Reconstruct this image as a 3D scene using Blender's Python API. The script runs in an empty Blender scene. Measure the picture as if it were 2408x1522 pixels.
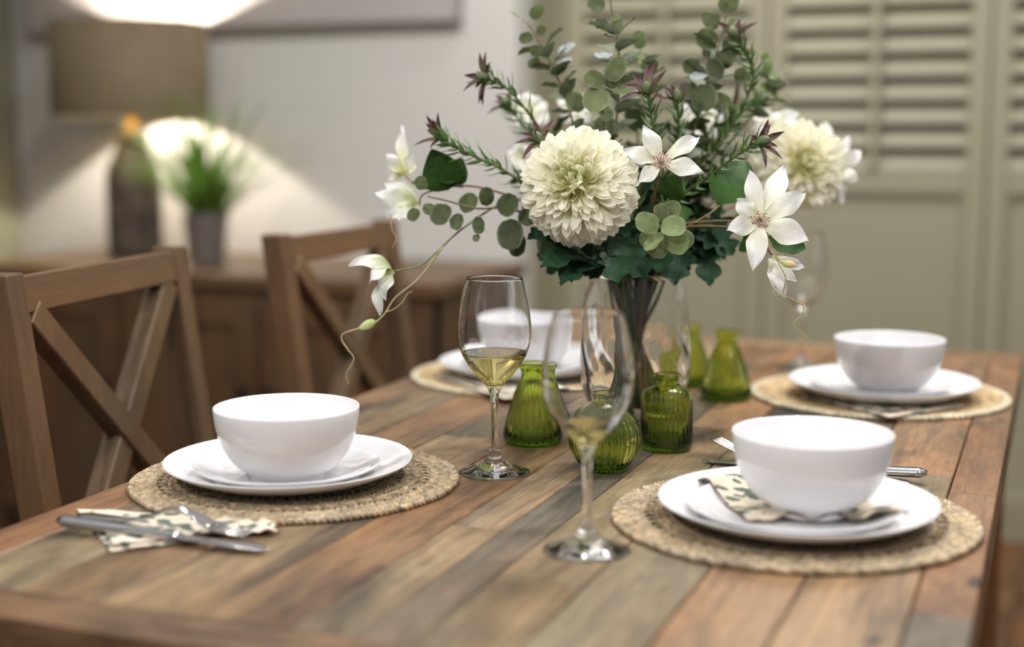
import bpy, bmesh, math, random
from mathutils import Vector as V, Matrix, noise
PI = math.pi
sin, cos = math.sin, math.cos
R = random.Random(7)
sc = bpy.context.scene
COL = sc.collection

# ------------------------------------------------------------------ camera
TH = 0.76                      # table top height
FPX, CX, CY, HOR, VPX = 3344.0, 1204.0, 761.0, 311.0, 2502.0
PITCH = math.atan((CY - HOR) / FPX)
YAW = math.atan((VPX - CX) / math.hypot(FPX, CY - HOR))
CAM = V((0, 0, TH + 0.38))
FW = V((-sin(YAW) * cos(PITCH), cos(YAW) * cos(PITCH), -sin(PITCH)))
RT = V((cos(YAW), sin(YAW), 0))
UP = RT.cross(FW)
def ray(px, py):
    return (FW * FPX + RT * (px - CX) - UP * (py - CY)) / FPX
def at(px, py, d):
    """world point seen in the photograph at px,py and lying d metres deep"""
    return CAM + ray(px, py) * d
def onz(px, py, z):
    r = ray(px, py)
    return CAM + r * ((z - CAM.z) / r.z)
def ony(px, py, y):
    r = ray(px, py)
    return CAM + r * (y / r.y)
cd = bpy.data.cameras.new('camera')
cam = bpy.data.objects.new('camera', cd)
COL.objects.link(cam)
cd.lens = 50; cd.sensor_width = 36; cd.clip_start = 0.02; cd.clip_end = 60
cam.location = CAM
cam.rotation_euler = (PI / 2 - PITCH, 0, YAW)
cd.dof.use_dof = True
cd.dof.focus_distance = 1.575
cd.dof.aperture_fstop = 1.7
sc.camera = cam
sc.view_settings.view_transform = 'Standard'
sc.view_settings.look = 'None'
sc.view_settings.gamma = 1
sc.view_settings.exposure = -0.08

# ------------------------------------------------------------------ mesh helper
class MB:
    def __init__(s):
        s.v = []; s.f = []; s.c = []; s.uv = []; s.flat = set()
    def add(s, p, c=(1, 1, 1), uv=(0, 0)):
        s.v.append(tuple(p)); s.c.append(tuple(c)); s.uv.append(tuple(uv))
        return len(s.v) - 1
    def tube(s, pts, rad, seg=6, c=(1, 1, 1), cap=True):
        n = len(pts); pts = [V(p) for p in pts]
        if not hasattr(rad, '__len__'): rad = [rad] * n
        if not hasattr(c[0], '__len__'): c = [c] * n
        t0 = (pts[1] - pts[0]).normalized()
        a = t0.orthogonal().normalized()
        rings = []
        for i, p in enumerate(pts):
            t = (pts[min(i + 1, n - 1)] - pts[max(i - 1, 0)])
            t = t.normalized() if t.length > 1e-9 else t0
            a = (a - t * a.dot(t))
            a = a.normalized() if a.length > 1e-6 else t.orthogonal().normalized()
            b = t.cross(a)
            rings.append([s.add(p + (a * cos(2 * PI * k / seg) + b * sin(2 * PI * k / seg)) * rad[i], c[i], (i / n, k / seg)) for k in range(seg)])
        for i in range(n - 1):
            for k in range(seg):
                s.f.append((rings[i][k], rings[i][(k + 1) % seg], rings[i + 1][(k + 1) % seg], rings[i + 1][k]))
        if cap:
            s.f.append(tuple(reversed(rings[0]))); s.f.append(tuple(rings[-1]))
    def closed_tube(s, pts, rad, seg=6, c=(1, 1, 1)):
        n = len(pts); rings = []
        for i, p in enumerate(pts):
            t = (V(pts[(i + 1) % n]) - V(pts[i - 1])).normalized()
            a = V((0, 0, 1)) - t * t.z; a.normalize(); b = t.cross(a)
            rings.append([s.add(V(p) + (a * cos(2 * PI * k / seg) + b * sin(2 * PI * k / seg)) * rad, c) for k in range(seg)])
        for i in range(n):
            j = (i + 1) % n
            for k in range(seg):
                s.f.append((rings[i][k], rings[i][(k + 1) % seg], rings[j][(k + 1) % seg], rings[j][k]))
    def lathe(s, prof, seg=64, o=(0, 0, 0), fn=None, c=(1, 1, 1), nfn=9999):
        o = V(o); rows = []
        for q, (r, z) in enumerate(prof):
            if r < 1e-6:
                rows.append([s.add(o + V((0, 0, z)), c)])
            else:
                row = []
                for k in range(seg):
                    a = 2 * PI * k / seg
                    rr = r if fn is None or q >= nfn else fn(r, z, a)
                    row.append(s.add(o + V((rr * cos(a), rr * sin(a), z)), c, (k / seg, z)))
                rows.append(row)
        for i in range(len(rows) - 1):
            A, B = rows[i], rows[i + 1]
            for k in range(seg):
                j = (k + 1) % seg
                if len(A) == 1 and len(B) == 1: continue
                if len(A) == 1: s.f.append((A[0], B[j], B[k]))
                elif len(B) == 1: s.f.append((A[k], A[j], B[0]))
                else: s.f.append((A[k], A[j], B[j], B[k]))
    def box(s, lo, hi, M=None, ch=0.0, c=(1, 1, 1), uv=(0, 0)):
        """box between two corners; ch chamfers its twelve edges"""
        lo = V(lo); hi = V(hi); idx = {}
        ce = (lo + hi) / 2; h = (hi - lo) / 2
        def P(x, y, z):
            q = ce + V((x, y, z))
            if M is not None: q = M @ q
            return s.add(q, c, uv)
        if ch <= 0:
            q = [P(a * h.x, b * h.y, d * h.z) for a in (-1, 1) for b in (-1, 1) for d in (-1, 1)]
            F = [(0, 1, 3, 2), (4, 6, 7, 5), (0, 4, 5, 1), (2, 3, 7, 6), (0, 2, 6, 4), (1, 5, 7, 3)]
            for f in F: s.flat.add(len(s.f)); s.f.append(tuple(q[i] for i in f))
            return
        g = {}
        for a in (-1, 1):
            for b in (-1, 1):
                for d in (-1, 1):
                    g[a, b, d] = (P(a * h.x, b * (h.y - ch), d * (h.z - ch)), P(a * (h.x - ch), b * h.y, d * (h.z - ch)), P(a * (h.x - ch), b * (h.y - ch), d * h.z))
        def face(l):
            s.flat.add(len(s.f)); s.f.append(tuple(l))
        for a in (-1, 1):
            o = [(-1, -1), (1, -1), (1, 1), (-1, 1)]
            if a < 0: o = o[::-1]
            face([g[a, b, d][0] for b, d in o])
            face([g[b, a, d][1] for b, d in o[::-1]])
            face([g[b, d, a][2] for b, d in o])
        for a in (-1, 1):
            for b in (-1, 1):
                q = [g[a, b, -1][0], g[a, b, -1][1], g[a, b, 1][1], g[a, b, 1][0]]
                face(q if a * b > 0 else q[::-1])
                q = [g[a, -1, b][0], g[a, 1, b][0], g[a, 1, b][2], g[a, -1, b][2]]
                face(q if a * b > 0 else q[::-1])
                q = [g[-1, a, b][1], g[-1, a, b][2], g[1, a, b][2], g[1, a, b][1]]
                face(q if a * b > 0 else q[::-1])
                for d in (-1, 1):
                    q = g[a, b, d]
                    face(q if a * b * d > 0 else q[::-1])
    def grid(s, rows, closed=False):
        for i in range(len(rows) - 1):
            for k in range(len(rows[i]) - 1):
                s.f.append((rows[i][k], rows[i][k + 1], rows[i + 1][k + 1], rows[i + 1][k]))
    def build(s, name, mat, parent=None, org=None, smooth=True, fix=False):
        me = bpy.data.meshes.new(name)
        vv = s.v
        if org is not None:
            org = V(org); vv = [tuple(V(p) - org) for p in s.v]
        me.from_pydata(vv, [], s.f)
        ca = me.color_attributes.new('Col', 'FLOAT_COLOR', 'POINT')
        buf = []
        for c in s.c: buf += [c[0], c[1], c[2], 1]
        ca.data.foreach_set('color', buf)
        ul = me.uv_layers.new(name='UVMap')
        ub = []
        for l in me.loops:
            u = s.uv[l.vertex_index]; ub += [u[0], u[1]]
        ul.data.foreach_set('uv', ub)
        sm = [smooth and (i not in s.flat) for i in range(len(me.polygons))]
        me.polygons.foreach_set('use_smooth', sm)
        if fix:
            b = bmesh.new(); b.from_mesh(me); bmesh.ops.recalc_face_normals(b, faces=b.faces); b.to_mesh(me); b.free()
        me.materials.append(mat)
        me.update()
        o = bpy.data.objects.new(name, me); COL.objects.link(o)
        if parent is not None: o.parent = parent
        elif org is not None: o.location = org
        return o

def tag(o, label=None, cat=None, group=None, kind=None):
    if label: o['label'] = label
    if cat: o['category'] = cat
    if group: o['group'] = group
    if kind: o['kind'] = kind
    return o
def thing(name, loc, label, cat, group=None, rz=0):
    o = bpy.data.objects.new(name, None); COL.objects.link(o)
    o.empty_display_size = .05
    o.location = loc; o.rotation_euler = (0, 0, rz)
    return tag(o, label, cat, group)
def copy_tree(o, parent=None):
    c = o.copy(); COL.objects.link(c); c.parent = parent
    for ch in o.children: copy_tree(ch, c)
    return c
def dup(o, loc, label, rz=None, group=None):
    c = copy_tree(o); c.location = loc; c['label'] = label
    if rz is not None: c.rotation_euler = (0, 0, rz)
    if group: c['group'] = group
    return c

# ------------------------------------------------------------------ materials
def newmat(name):
    m = bpy.data.materials.new(name); m.use_nodes = True
    nt = m.node_tree
    for n in list(nt.nodes): nt.nodes.remove(n)
    out = nt.nodes.new('ShaderNodeOutputMaterial')
    b = nt.nodes.new('ShaderNodeBsdfPrincipled')
    nt.links.new(b.outputs[0], out.inputs[0])
    return m, nt, b, out
def node(nt, t, **kw):
    n = nt.nodes.new('ShaderNode' + t)
    for k, v in kw.items():
        if k in n.inputs: n.inputs[k].default_value = v
        else: setattr(n, k, v)
    return n
def lin(r, g, b):
    f = lambda c: ((c / 255) / 12.92) if c / 255 <= .04045 else (((c / 255) + .055) / 1.055) ** 2.4
    return (f(r), f(g), f(b), 1)
def ramp(nt, src, stops):
    r = nt.nodes.new('ShaderNodeValToRGB')
    e = r.color_ramp.elements
    while len(e) < len(stops): e.new(0.5)
    for i, (p, c) in enumerate(stops):
        e[i].position = p; e[i].color = c if hasattr(c, '__len__') else (c, c, c, 1)
    nt.links.new(src, r.inputs[0]); return r.outputs[0]
def mapping(nt, src, scale=(1, 1, 1), loc=(0, 0, 0), rot=(0, 0, 0)):
    m = nt.nodes.new('ShaderNodeMapping')
    m.inputs['Scale'].default_value = scale; m.inputs['Location'].default_value = loc; m.inputs['Rotation'].default_value = rot
    nt.links.new(src, m.inputs['Vector']); return m.outputs[0]
def mul(nt, a, b, fac=1.0, mode='MULTIPLY'):
    m = nt.nodes.new('ShaderNodeMix'); m.data_type = 'RGBA'; m.blend_type = mode
    m.inputs[0].default_value = fac if not hasattr(fac, 'links') else 1
    if hasattr(fac, 'links'): nt.links.new(fac, m.inputs[0])
    for k, x in ((6, a), (7, b)):
        if hasattr(x, 'links'): nt.links.new(x, m.inputs[k])
        else: m.inputs[k].default_value = x
    return m.outputs[2]
def noise_(nt, vec, scale=5, detail=4, rough=.55, dist=0.0):
    n = node(nt, 'TexNoise', Scale=scale, Detail=detail, Roughness=rough, Distortion=dist)
    nt.links.new(vec, n.inputs['Vector']); return n.outputs[0]
def bump(nt, b, h, strength=.3, dist=.001):
    n = node(nt, 'Bump', Strength=strength, Distance=dist)
    nt.links.new(h, n.inputs['Height']); nt.links.new(n.outputs[0], b.inputs['Normal'])
def simple(name, col, rough=.5, metal=0.0, spec=.5, coat=0.0, var=0.0, vs=20):
    m, nt, b, out = newmat(name)
    b.inputs['Base Color'].default_value = col
    b.inputs['Roughness'].default_value = rough; b.inputs['Metallic'].default_value = metal
    b.inputs['Specular IOR Level'].default_value = spec; b.inputs['Coat Weight'].default_value = coat
    if var > 0:
        tc = node(nt, 'TexCoord')
        n = noise_(nt, tc.outputs['Object'], vs, 4)
        f = ramp(nt, n, [(.3, 1 - var), (.7, 1 + var * .3)])
        nt.links.new(mul(nt, col, f), b.inputs['Base Color'])
    return m
def wood(name, base, dark, axis='Z', use_attr=False, rough=.5, scale=1.0, knots=True, contrast=1.0):
    m, nt, b, out = newmat(name)
    tc = node(nt, 'TexCoord')
    if use_attr:
        uv = node(nt, 'UVMap'); uv.uv_map = 'UVMap'
        add = node(nt, 'VectorMath', operation='ADD')
        sc_ = node(nt, 'VectorMath', operation='SCALE'); sc_.inputs['Scale'].default_value = 1
        nt.links.new(uv.outputs[0], sc_.inputs[0])
        nt.links.new(tc.outputs['Object'], add.inputs[0]); nt.links.new(sc_.outputs[0], add.inputs[1])
        vec = add.outputs[0]
    else: vec = tc.outputs['Object']
    lo = .06
    S = {'X': (lo, 1, 1), 'Y': (1, lo, 1), 'Z': (1, 1, lo)}[axis]
    S2 = {'X': (.35, 1, 1), 'Y': (1, .35, 1), 'Z': (1, 1, .35)}[axis]
    fine = noise_(nt, mapping(nt, vec, tuple(a * 420 * scale for a in S)), 1, 5, .65)
    mid = noise_(nt, mapping(nt, vec, tuple(a * 60 * scale for a in S)), 1, 4, .6, 1.2)
    big = noise_(nt, mapping(nt, vec, tuple(a * 11 * scale for a in S2)), 1, 5, .6, .8)
    if use_attr:
        at_ = node(nt, 'Attribute'); at_.attribute_name = 'Col'; c0 = at_.outputs['Color']
    else: c0 = base
    k = contrast
    c1 = mul(nt, c0, ramp(nt, mid, [(.3, 1 - .38 * k), (.5, 1), (.72, 1 + .18 * k)]))
    c2 = mul(nt, c1, ramp(nt, big, [(.32, 1 - .42 * k), (.5, 1 - .05 * k), (.7, 1 + .25 * k)]))
    c3 = mul(nt, c2, ramp(nt, fine, [(.3, 1 - .3 * k), (.6, 1 + .06 * k)]))
    hue = noise_(nt, mapping(nt, vec, tuple(a * 5 * scale for a in S2), loc=(3, 7, 1)), 1, 3)
    c4 = mul(nt, c3, mul(nt, lin(255, 240, 226), lin(236, 244, 248), ramp(nt, hue, [(.38, 0.), (.62, 1.)]), 'MIX'))
    if use_attr:
        st_ = noise_(nt, mapping(nt, vec, tuple(a * 7 * scale for a in S2), loc=(9, 2, 5)), 1, 5, .65, .6)
        c4 = mul(nt, c4, mul(nt, c4, lin(150, 150, 152)), ramp(nt, st_, [(.50, 0.), (.66, 1.)]), 'MIX')
    if knots:
        vo = node(nt, 'TexVoronoi', Scale=1.0)
        Sk = {'X': (3.5, 9, 9), 'Y': (9, 3.5, 9), 'Z': (9, 9, 3.5)}[axis]
        nt.links.new(mapping(nt, vec, Sk), vo.inputs['Vector'])
        c4 = mul(nt, c4, ramp(nt, vo.outputs['Distance'], [(.045, .2), (.085, 1.)]))
    nt.links.new(c4, b.inputs['Base Color'])
    rr = ramp(nt, mid, [(.3, rough + .12), (.7, rough - .08)])
    nt.links.new(rr, b.inputs['Roughness'])
    bump(nt, b, mul(nt, fine, mid, .4, 'MIX'), .35, .0012)
    return m
def attrmat(name, rough=.5, trans=0.0, sub=0.0, spec=.4, veins=0.0, vn=0.12, bumpy=0.0, tint=(1, 1, 1, 1)):
    """colour from the vertex colours of the plant itself; leaf veins from its own UV"""
    m, nt, b, out = newmat(name)
    a = node(nt, 'Attribute'); a.attribute_name = 'Col'
    tc = node(nt, 'TexCoord')
    n = noise_(nt, tc.outputs['Object'], 90, 4)
    c = mul(nt, a.outputs['Color'], ramp(nt, n, [(.25, 1 - vn * 1.4), (.75, 1 + vn)]))
    if tint != (1, 1, 1, 1): c = mul(nt, c, tint)
    if veins > 0:
        uv = node(nt, 'UVMap'); uv.uv_map = 'UVMap'
        sp = node(nt, 'SeparateXYZ'); nt.links.new(uv.outputs[0], sp.inputs[0])
        ab = node(nt, 'Math', operation='ABSOLUTE'); nt.links.new(sp.outputs[1], ab.inputs[0])
        mid = ramp(nt, ab.outputs[0], [(.0, 1.), (.07, 0.)])
        m1 = node(nt, 'Math', operation='MULTIPLY_ADD'); m1.inputs[1].default_value = -.34
        nt.links.new(ab.outputs[0], m1.inputs[0]); nt.links.new(sp.outputs[0], m1.inputs[2])
        m2 = node(nt, 'Math', operation='MULTIPLY'); m2.inputs[1].default_value = 8; nt.links.new(m1.outputs[0], m2.inputs[0])
        m3 = node(nt, 'Math', operation='FRACT'); nt.links.new(m2.outputs[0], m3.inputs[0])
        m4 = node(nt, 'Math', operation='SUBTRACT'); m4.inputs[1].default_value = .5; nt.links.new(m3.outputs[0], m4.inputs[0])
        m5 = node(nt, 'Math', operation='ABSOLUTE'); nt.links.new(m4.outputs[0], m5.inputs[0])
        side = ramp(nt, m5.outputs[0], [(.0, .55), (.09, 0.)])
        v = node(nt, 'Math', operation='MAXIMUM'); nt.links.new(mid, v.inputs[0]); nt.links.new(side, v.inputs[1])
        vs = node(nt, 'Math', operation='MULTIPLY'); vs.inputs[1].default_value = veins; nt.links.new(v.outputs[0], vs.inputs[0])
        c = mul(nt, c, mul(nt, c, (1.9, 1.9, 1.7, 1)), vs.outputs[0], 'MIX')
        bump(nt, b, v.outputs[0], .3, .0006)
    elif bumpy > 0:
        uv = node(nt, 'UVMap'); uv.uv_map = 'UVMap'
        nn = noise_(nt, mapping(nt, uv.outputs[0], (1.2, 9, 1)), 1.6, 3)
        bump(nt, b, nn, bumpy, .0015)
    nt.links.new(c, b.inputs['Base Color'])
    b.inputs['Roughness'].default_value = rough
    b.inputs['Specular IOR Level'].default_value = spec
    if trans > 0:
        tr = node(nt, 'BsdfTranslucent'); nt.links.new(c, tr.inputs['Color'])
        mx = node(nt, 'MixShader'); mx.inputs[0].default_value = trans
        nt.links.new(b.outputs[0], mx.inputs[1]); nt.links.new(tr.outputs[0], mx.inputs[2])
        nt.links.new(mx.outputs[0], out.inputs[0])
    return m
def glass(name, col=(1, 1, 1, 1), ior=1.5, rough=0.0, absorb=None, dens=0):
    m, nt, b, out = newmat(name)
    b.inputs['Base Color'].default_value = col
    b.inputs['Transmission Weight'].default_value = 1
    b.inputs['IOR'].default_value = ior; b.inputs['Roughness'].default_value = rough
    if absorb:
        va = node(nt, 'VolumeAbsorption', Density=dens); va.inputs['Color'].default_value = absorb
        nt.links.new(va.outputs[0], out.inputs['Volume'])
    return m

M = {}
M['table'] = wood('reclaimed_table_wood', None, None, 'Y', True, .46, 1.0, contrast=1.0)
M['table_cross'] = wood('reclaimed_cross_wood', None, None, 'X', True, .46, 1.0)
M['chair_z'] = wood('chair_wood_upright', lin(103, 80, 55), None, 'Z', rough=.55, knots=False, contrast=.6)
M['chair_y'] = wood('chair_wood_rail', lin(108, 81, 54), None, 'Y', rough=.55, knots=True, contrast=.6)
M['side_x'] = wood('sideboard_wood_rail', lin(118, 92, 64), None, 'X', rough=.42, knots=False, contrast=.6)
M['side_z'] = wood('sideboard_wood_panel', lin(106, 81, 57), None, 'Z', rough=.45, knots=False, contrast=.7)
M['floor'] = wood('floor_boards', None, None, 'Y', True, .45, 1.0, knots=False)
M['china'] = simple('white_bone_china', lin(234, 233, 236), .05, spec=.6)
M['glass'] = glass('clear_glass')
M['vaseglass'] = glass('clear_vase_glass', (1, 1, 1, 1))
M['wine'] = glass('white_wine', (.96, .88, .40, 1), 1.34)
M['green'] = glass('green_bottle_glass', (.80, .90, .30, 1), 1.5, absorb=(.50, .72, .06, 1), dens=62)
M['steel'] = simple('polished_steel', (.58, .57, .57, 1), .12, 1.0)
M['paint'] = simple('sage_paint', lin(164, 160, 136), .45, var=.04, vs=3)
M['wallp'] = simple('warm_white_wall', lin(219, 217, 213), .85, var=.03, vs=2)
M['wall_green'] = simple('sage_wall', lin(150, 149, 128), .8, var=.03, vs=2)
M['canvas'] = simple('canvas_print', lin(186, 180, 178), .8, var=.05, vs=6)
M['frame'] = simple('picture_edge', lin(150, 142, 138), .6)
M['brass'] = simple('brass', lin(214, 164, 70), .3, 1.0)
M['black'] = simple('black_iron', lin(28, 26, 26), .45, .6)
M['straw'] = attrmat('seagrass', rough=.72, spec=.3, vn=.35)
M['petal'] = attrmat('silk_petal', rough=.55, trans=.22, spec=.25, vn=.05, bumpy=.6)
M['mum'] = attrmat('chrysanthemum_petal', rough=.6, trans=.38, spec=.2, vn=.04)
M['leaf'] = attrmat('leaf_glossy', rough=.55, trans=.05, spec=.12, veins=.22)
M['euc'] = attrmat('eucalyptus_leaf', rough=.55, trans=.18, spec=.25, veins=.28, vn=.22)
M['stem'] = attrmat('plant_stem', rough=.55, spec=.3, vn=.2)
M['bract'] = attrmat('maroon_bract', rough=.45, trans=.08, spec=.4, vn=.2)
M['cone'] = attrmat('green_cone', rough=.6, spec=.3, vn=.3)
# ------------------------------------------------------------------ setting
YB = 3.80      # lamp wall
YS = 4.11      # shutter wall
XC = -1.447    # where the lamp wall ends
XL = ony(42, 300, 3.80).x
def st(name, mb, mat, **k):
    o = mb.build(name, mat, **k); o['kind'] = 'structure'; return o
def wash(c, d=.12): # per-board tone
    k = 1 + R.uniform(-d, d); return tuple(x * k for x in c[:3])
m = MB()
x = -5.0; fc = lin(122, 84, 52)
while x < 3.2:
    w = .13; y = -2.2 - R.random()
    while y < 5.2:
        L = R.uniform(.9, 1.5)
        m.box((x + .0008, y + .0008, -.02), (x + w - .0008, min(y + L, 5.4) - .0008, 0), c=wash(fc, .22), uv=(R.uniform(0, 90), R.uniform(0, 90)))
        y += L
    x += w
st('floor', m, M['floor'])
m = MB(); m.box((XL - .12, YB, 0), (XC, YB + .12, 2.75)); st('wall_back', m, M['wallp'])
m = MB(); m.box((XL - .12, .4, 0), (XL, YB, 2.75)); st('wall_left', m, M['wall_green'])
m = MB(); m.box((XC - .02, YB + .12, 0), (XC, YS + .14, 2.75)); st('wall_return', m, M['paint'])
m = MB(); m.box((XC, YS + .06, 0), (3.0, YS + .14, 2.75)); st('wall_shutters', m, M['paint'])
m = MB(); m.box((XC, YS - .012, 0), (-1.409, YS + .06, 2.75), ch=.003); st('trim_1', m, M['paint'])
m = MB(); m.box((XL, YB - .016, 0), (XC, YB, .12), ch=.004); st('baseboard_back', m, M['paint'])

# louvred shutter doors
zr0 = ony(2000, 453, YS).z; zr1 = ony(2000, 402, YS).z
pitch_l = .0655
def shutter_door(x0, x1, n, lab):
    t = thing('shutter_door', (x0, YS, 0), lab, 'shutter', 'tall sage shutter doors behind the table')
    W = x1 - x0 - .004; s = .052
    f = MB()
    for a, b in ((0, s), (W - s, W)): f.box((a, -.002, .0), (b, .04, 2.7), ch=.003)
    f.box((s, 0, 0), (W - s, .038, .13), ch=.002)
    f.box((s, 0, zr0), (W - s, .038, zr1), ch=.003)
    f.box((s, 0, 2.6), (W - s, .038, 2.7), ch=.003)
    f.build('door_frame', M['paint'], t)
    p = MB(); p.box((s, .016, .13), (W - s, .026, zr0), ch=.002)
    for a, b, c_, d in ((s, s + .012, .13, zr0), (W - s - .012, W - s, .13, zr0)): p.box((a, .006, c_), (b, .02, d), ch=.003)
    p.box((s + .012, .006, zr0 - .012), (W - s - .012, .02, zr0), ch=.003)
    p.build('lower_panel', M['paint'], t)
    z = zr1 + .028
    while z < 2.58:
        l = MB()
        prof = [(-.032, 0), (-.024, .0042), (0, .0055), (.024, .0042), (.032, 0), (.024, -.0042), (0, -.0055), (-.024, -.0042)]
        an = math.radians(52)
        rows = []
        for xx in (s, W - s):
            rows.append([l.add((xx, .02 + u * cos(an) - v * sin(an), z + u * sin(an) + v * cos(an))) for u, v in prof])
        for k in range(8): l.f.append((rows[0][k], rows[0][(k + 1) % 8], rows[1][(k + 1) % 8], rows[1][k]))
        l.f.append(tuple(rows[0])); l.f.append(tuple(reversed(rows[1])))
        l.build('louvre', M['paint'], t, smooth=False, fix=True)
        z += pitch_l
    r = MB(); r.box((W / 2 - .011, -.014, zr1 + .01), (W / 2 + .011, -.002, 2.58), ch=.003); r.build('tilt_rod', M['paint'], t)
DX = .607
xs = -1.405
labs = ['sage louvred shutter door directly behind the bouquet, nearest the white wall',
        'middle sage louvred shutter door, just right of the bouquet',
        'sage louvred shutter door cut off by the right edge of the picture']
for i in range(3): shutter_door(xs + DX * i, xs + DX * (i + 1), i, labs[i])

# picture on the wall
a = ony(76, 84, YB); b = ony(1090, 58, YB)
t = thing('picture_frame', (a.x, YB, a.z), 'large pale canvas picture hanging on the wall behind the lamp', 'picture')
W = b.x - a.x; zb = (b.z + a.z) / 2
t.location.z = zb
m = MB(); m.box((0, -.035, 0), (W, 0, .95), ch=.003); m.build('frame', M['frame'], t)
m = MB(); m.box((.012, -.0375, .012), (W - .012, -.0352, .938)); m.build('canvas', M['canvas'], t)

# ------------------------------------------------------------------ sideboard
SX0, SX1, SY0, SZ = -2.86, -1.41, 3.16, .772
t = thing('sideboard', ((SX0 + SX1) / 2, SY0, 0), 'dark wooden sideboard against the wall, carrying the lamp and the grass plant', 'sideboard')
hw = (SX1 - SX0) / 2; dp = YB - .018 - SY0
m = MB(); m.box((-hw, 0, SZ - .035), (hw, dp, SZ), ch=.003); m.build('worktop', M['side_x'], t)
m = MB()
m.box((-hw + .02, .02, .06), (hw - .02, dp, SZ - .035), ch=.002)
m.build('body', M['side_z'], t)
for k, lx in enumerate((-hw + .02, hw - .08)):
    for yy in (.012, dp - .06):
        q = MB(); q.box((lx, yy, 0), (lx + .06, yy + .05, SZ - .035), ch=.003); q.build('leg', M['side_z'], t)
dw = (2 * hw - .16) / 3
for k in range(3):
    x0 = -hw + .085 + k * (dw + .0)
    d = MB()
    x1 = x0 + dw - .01; z0, z1 = .09, SZ - .06; s = .07
    d.box((x0, -.0, z0), (x0 + s, .022, z1), ch=.002); d.box((x1 - s, 0, z0), (x1, .022, z1), ch=.002)
    d.box((x0 + s, 0, z0), (x1 - s, .022, z0 + s), ch=.002); d.box((x0 + s, 0, z1 - s), (x1 - s, .022, z1), ch=.002)
    nb = 3; bw = (x1 - x0 - 2 * s) / nb
    for j in range(nb): d.box((x0 + s + j * bw + .001, .008, z0 + s), (x0 + s + (j + 1) * bw - .001, .02, z1 - s), ch=.002)
    do = d.build('door', M['side_z'], t)
    h = MB(); kx = x1 - .035 if k != 2 else x0 + .035
    h.lathe([(0, 0), (.006, 0), (.006, .012), (.015, .016), (.017, .024), (.012, .031), (0, .033)], 20, c=(1, 1, 1))
    h.v = [(kx + p[0], -p[2], .47 + p[1]) for p in h.v]
    h.build('knob', M['black'], do, fix=True)

# ------------------------------------------------------------------ lamp
LX, LY = ony(320, 590, 3.55).x, 3.55
t = thing('table_lamp', (LX, LY, SZ), 'table lamp with brown linen drum shade and mottled grey bottle base', 'lamp')
mt, nt, b, out = newmat('mottled_ceramic')
tc = node(nt, 'TexCoord'); n1 = noise_(nt, tc.outputs['Object'], 14, 5, .6); n2 = noise_(nt, tc.outputs['Object'], 60, 4)
cc = ramp(nt, n1, [(.35, lin(72, 64, 62)), (.52, lin(98, 88, 82)), (.68, lin(130, 116, 98))])
nt.links.new(mul(nt, cc, ramp(nt, n2, [(.3, .8), (.7, 1.1)])), b.inputs['Base Color']); b.inputs['Roughness'].default_value = .6
bp = [(0, 0), (.07, 0), (.077, .006), (.080, .03), (.081, .12), (.080, .22), (.077, .255), (.068, .285), (.055, .308), (.047, .325), (.045, .35), (.047, .362), (.043, .367), (0, .368)]
m = MB(); m.lathe(bp, 48); m.build('lamp_base', mt, t)
m = MB(); m.lathe([(0, .366), (.02, .366), (.02, .38), (.012, .384), (.012, .44), (.017, .442), (.017, .475), (0, .476)], 24); m.build('brass_fitting', M['brass'], t)
# bulb
mb_, nt, b, out = newmat('lamp_bulb')
b.inputs['Base Color'].default_value = (1, .9, .75, 1); b.inputs['Emission Color'].default_value = (1, .80, .55, 1); b.inputs['Emission Strength'].default_value = 30
m = MB(); m.lathe([(0, .476), (.014, .478), (.02, .50), (.029, .525), (.030, .545), (.022, .565), (0, .573)], 24); bu = m.build('bulb', mb_, t)
SH0 = ony(310, 275, 3.55).z - SZ; SH1 = ony(310, 53, 3.55).z - SZ
RS = .228
ms, nt, b, out = newmat('linen_shade')
tc = node(nt, 'TexCoord')
w1 = noise_(nt, mapping(nt, tc.outputs['Object'], (60, 60, 900)), 1, 3); w2 = noise_(nt, mapping(nt, tc.outputs['Object'], (700, 700, 40)), 1, 3)
w3 = noise_(nt, tc.outputs['Object'], 9, 4, .7)
c = mul(nt, lin(136, 120, 94), ramp(nt, w1, [(.3, .82), (.7, 1.12)])); c = mul(nt, c, ramp(nt, w2, [(.3, .85), (.7, 1.1)])); c = mul(nt, c, ramp(nt, w3, [(.35, .88), (.65, 1.08)]))
nt.links.new(c, b.inputs['Base Color']); b.inputs['Roughness'].default_value = .9
tr = node(nt, 'BsdfTranslucent'); nt.links.new(mul(nt, c, (1, .8, .5, 1)), tr.inputs['Color'])
mx = node(nt, 'MixShader'); mx.inputs[0].default_value = .03
nt.links.new(b.outputs[0], mx.inputs[1]); nt.links.new(tr.outputs[0], mx.inputs[2]); nt.links.new(mx.outputs[0], out.inputs[0])
m = MB()
m.lathe([(RS, SH0), (RS, SH1), (RS - .002, SH1), (RS - .002, SH0), (RS, SH0)], 64)
so = m.build('lamp_shade', ms, t)
m = MB()
for k in range(3):
    a = 2 * PI * k / 3 + .4; m.tube([(.012 * cos(a), .012 * sin(a), SH0 + .02), ((RS - .003) * cos(a), (RS - .003) * sin(a), SH0 + .012)], .0018, 6)
m.build('shade_ring', M['brass'], so)
ld = bpy.data.lights.new('lamp_light', 'POINT'); ld.energy = 150; ld.color = (1, .90, .75); ld.shadow_soft_size = .03
lo = bpy.data.objects.new('lamp_light', ld); COL.objects.link(lo); lo.location = (LX, LY, SZ + (SH0 + SH1) / 2 + .005)

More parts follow.
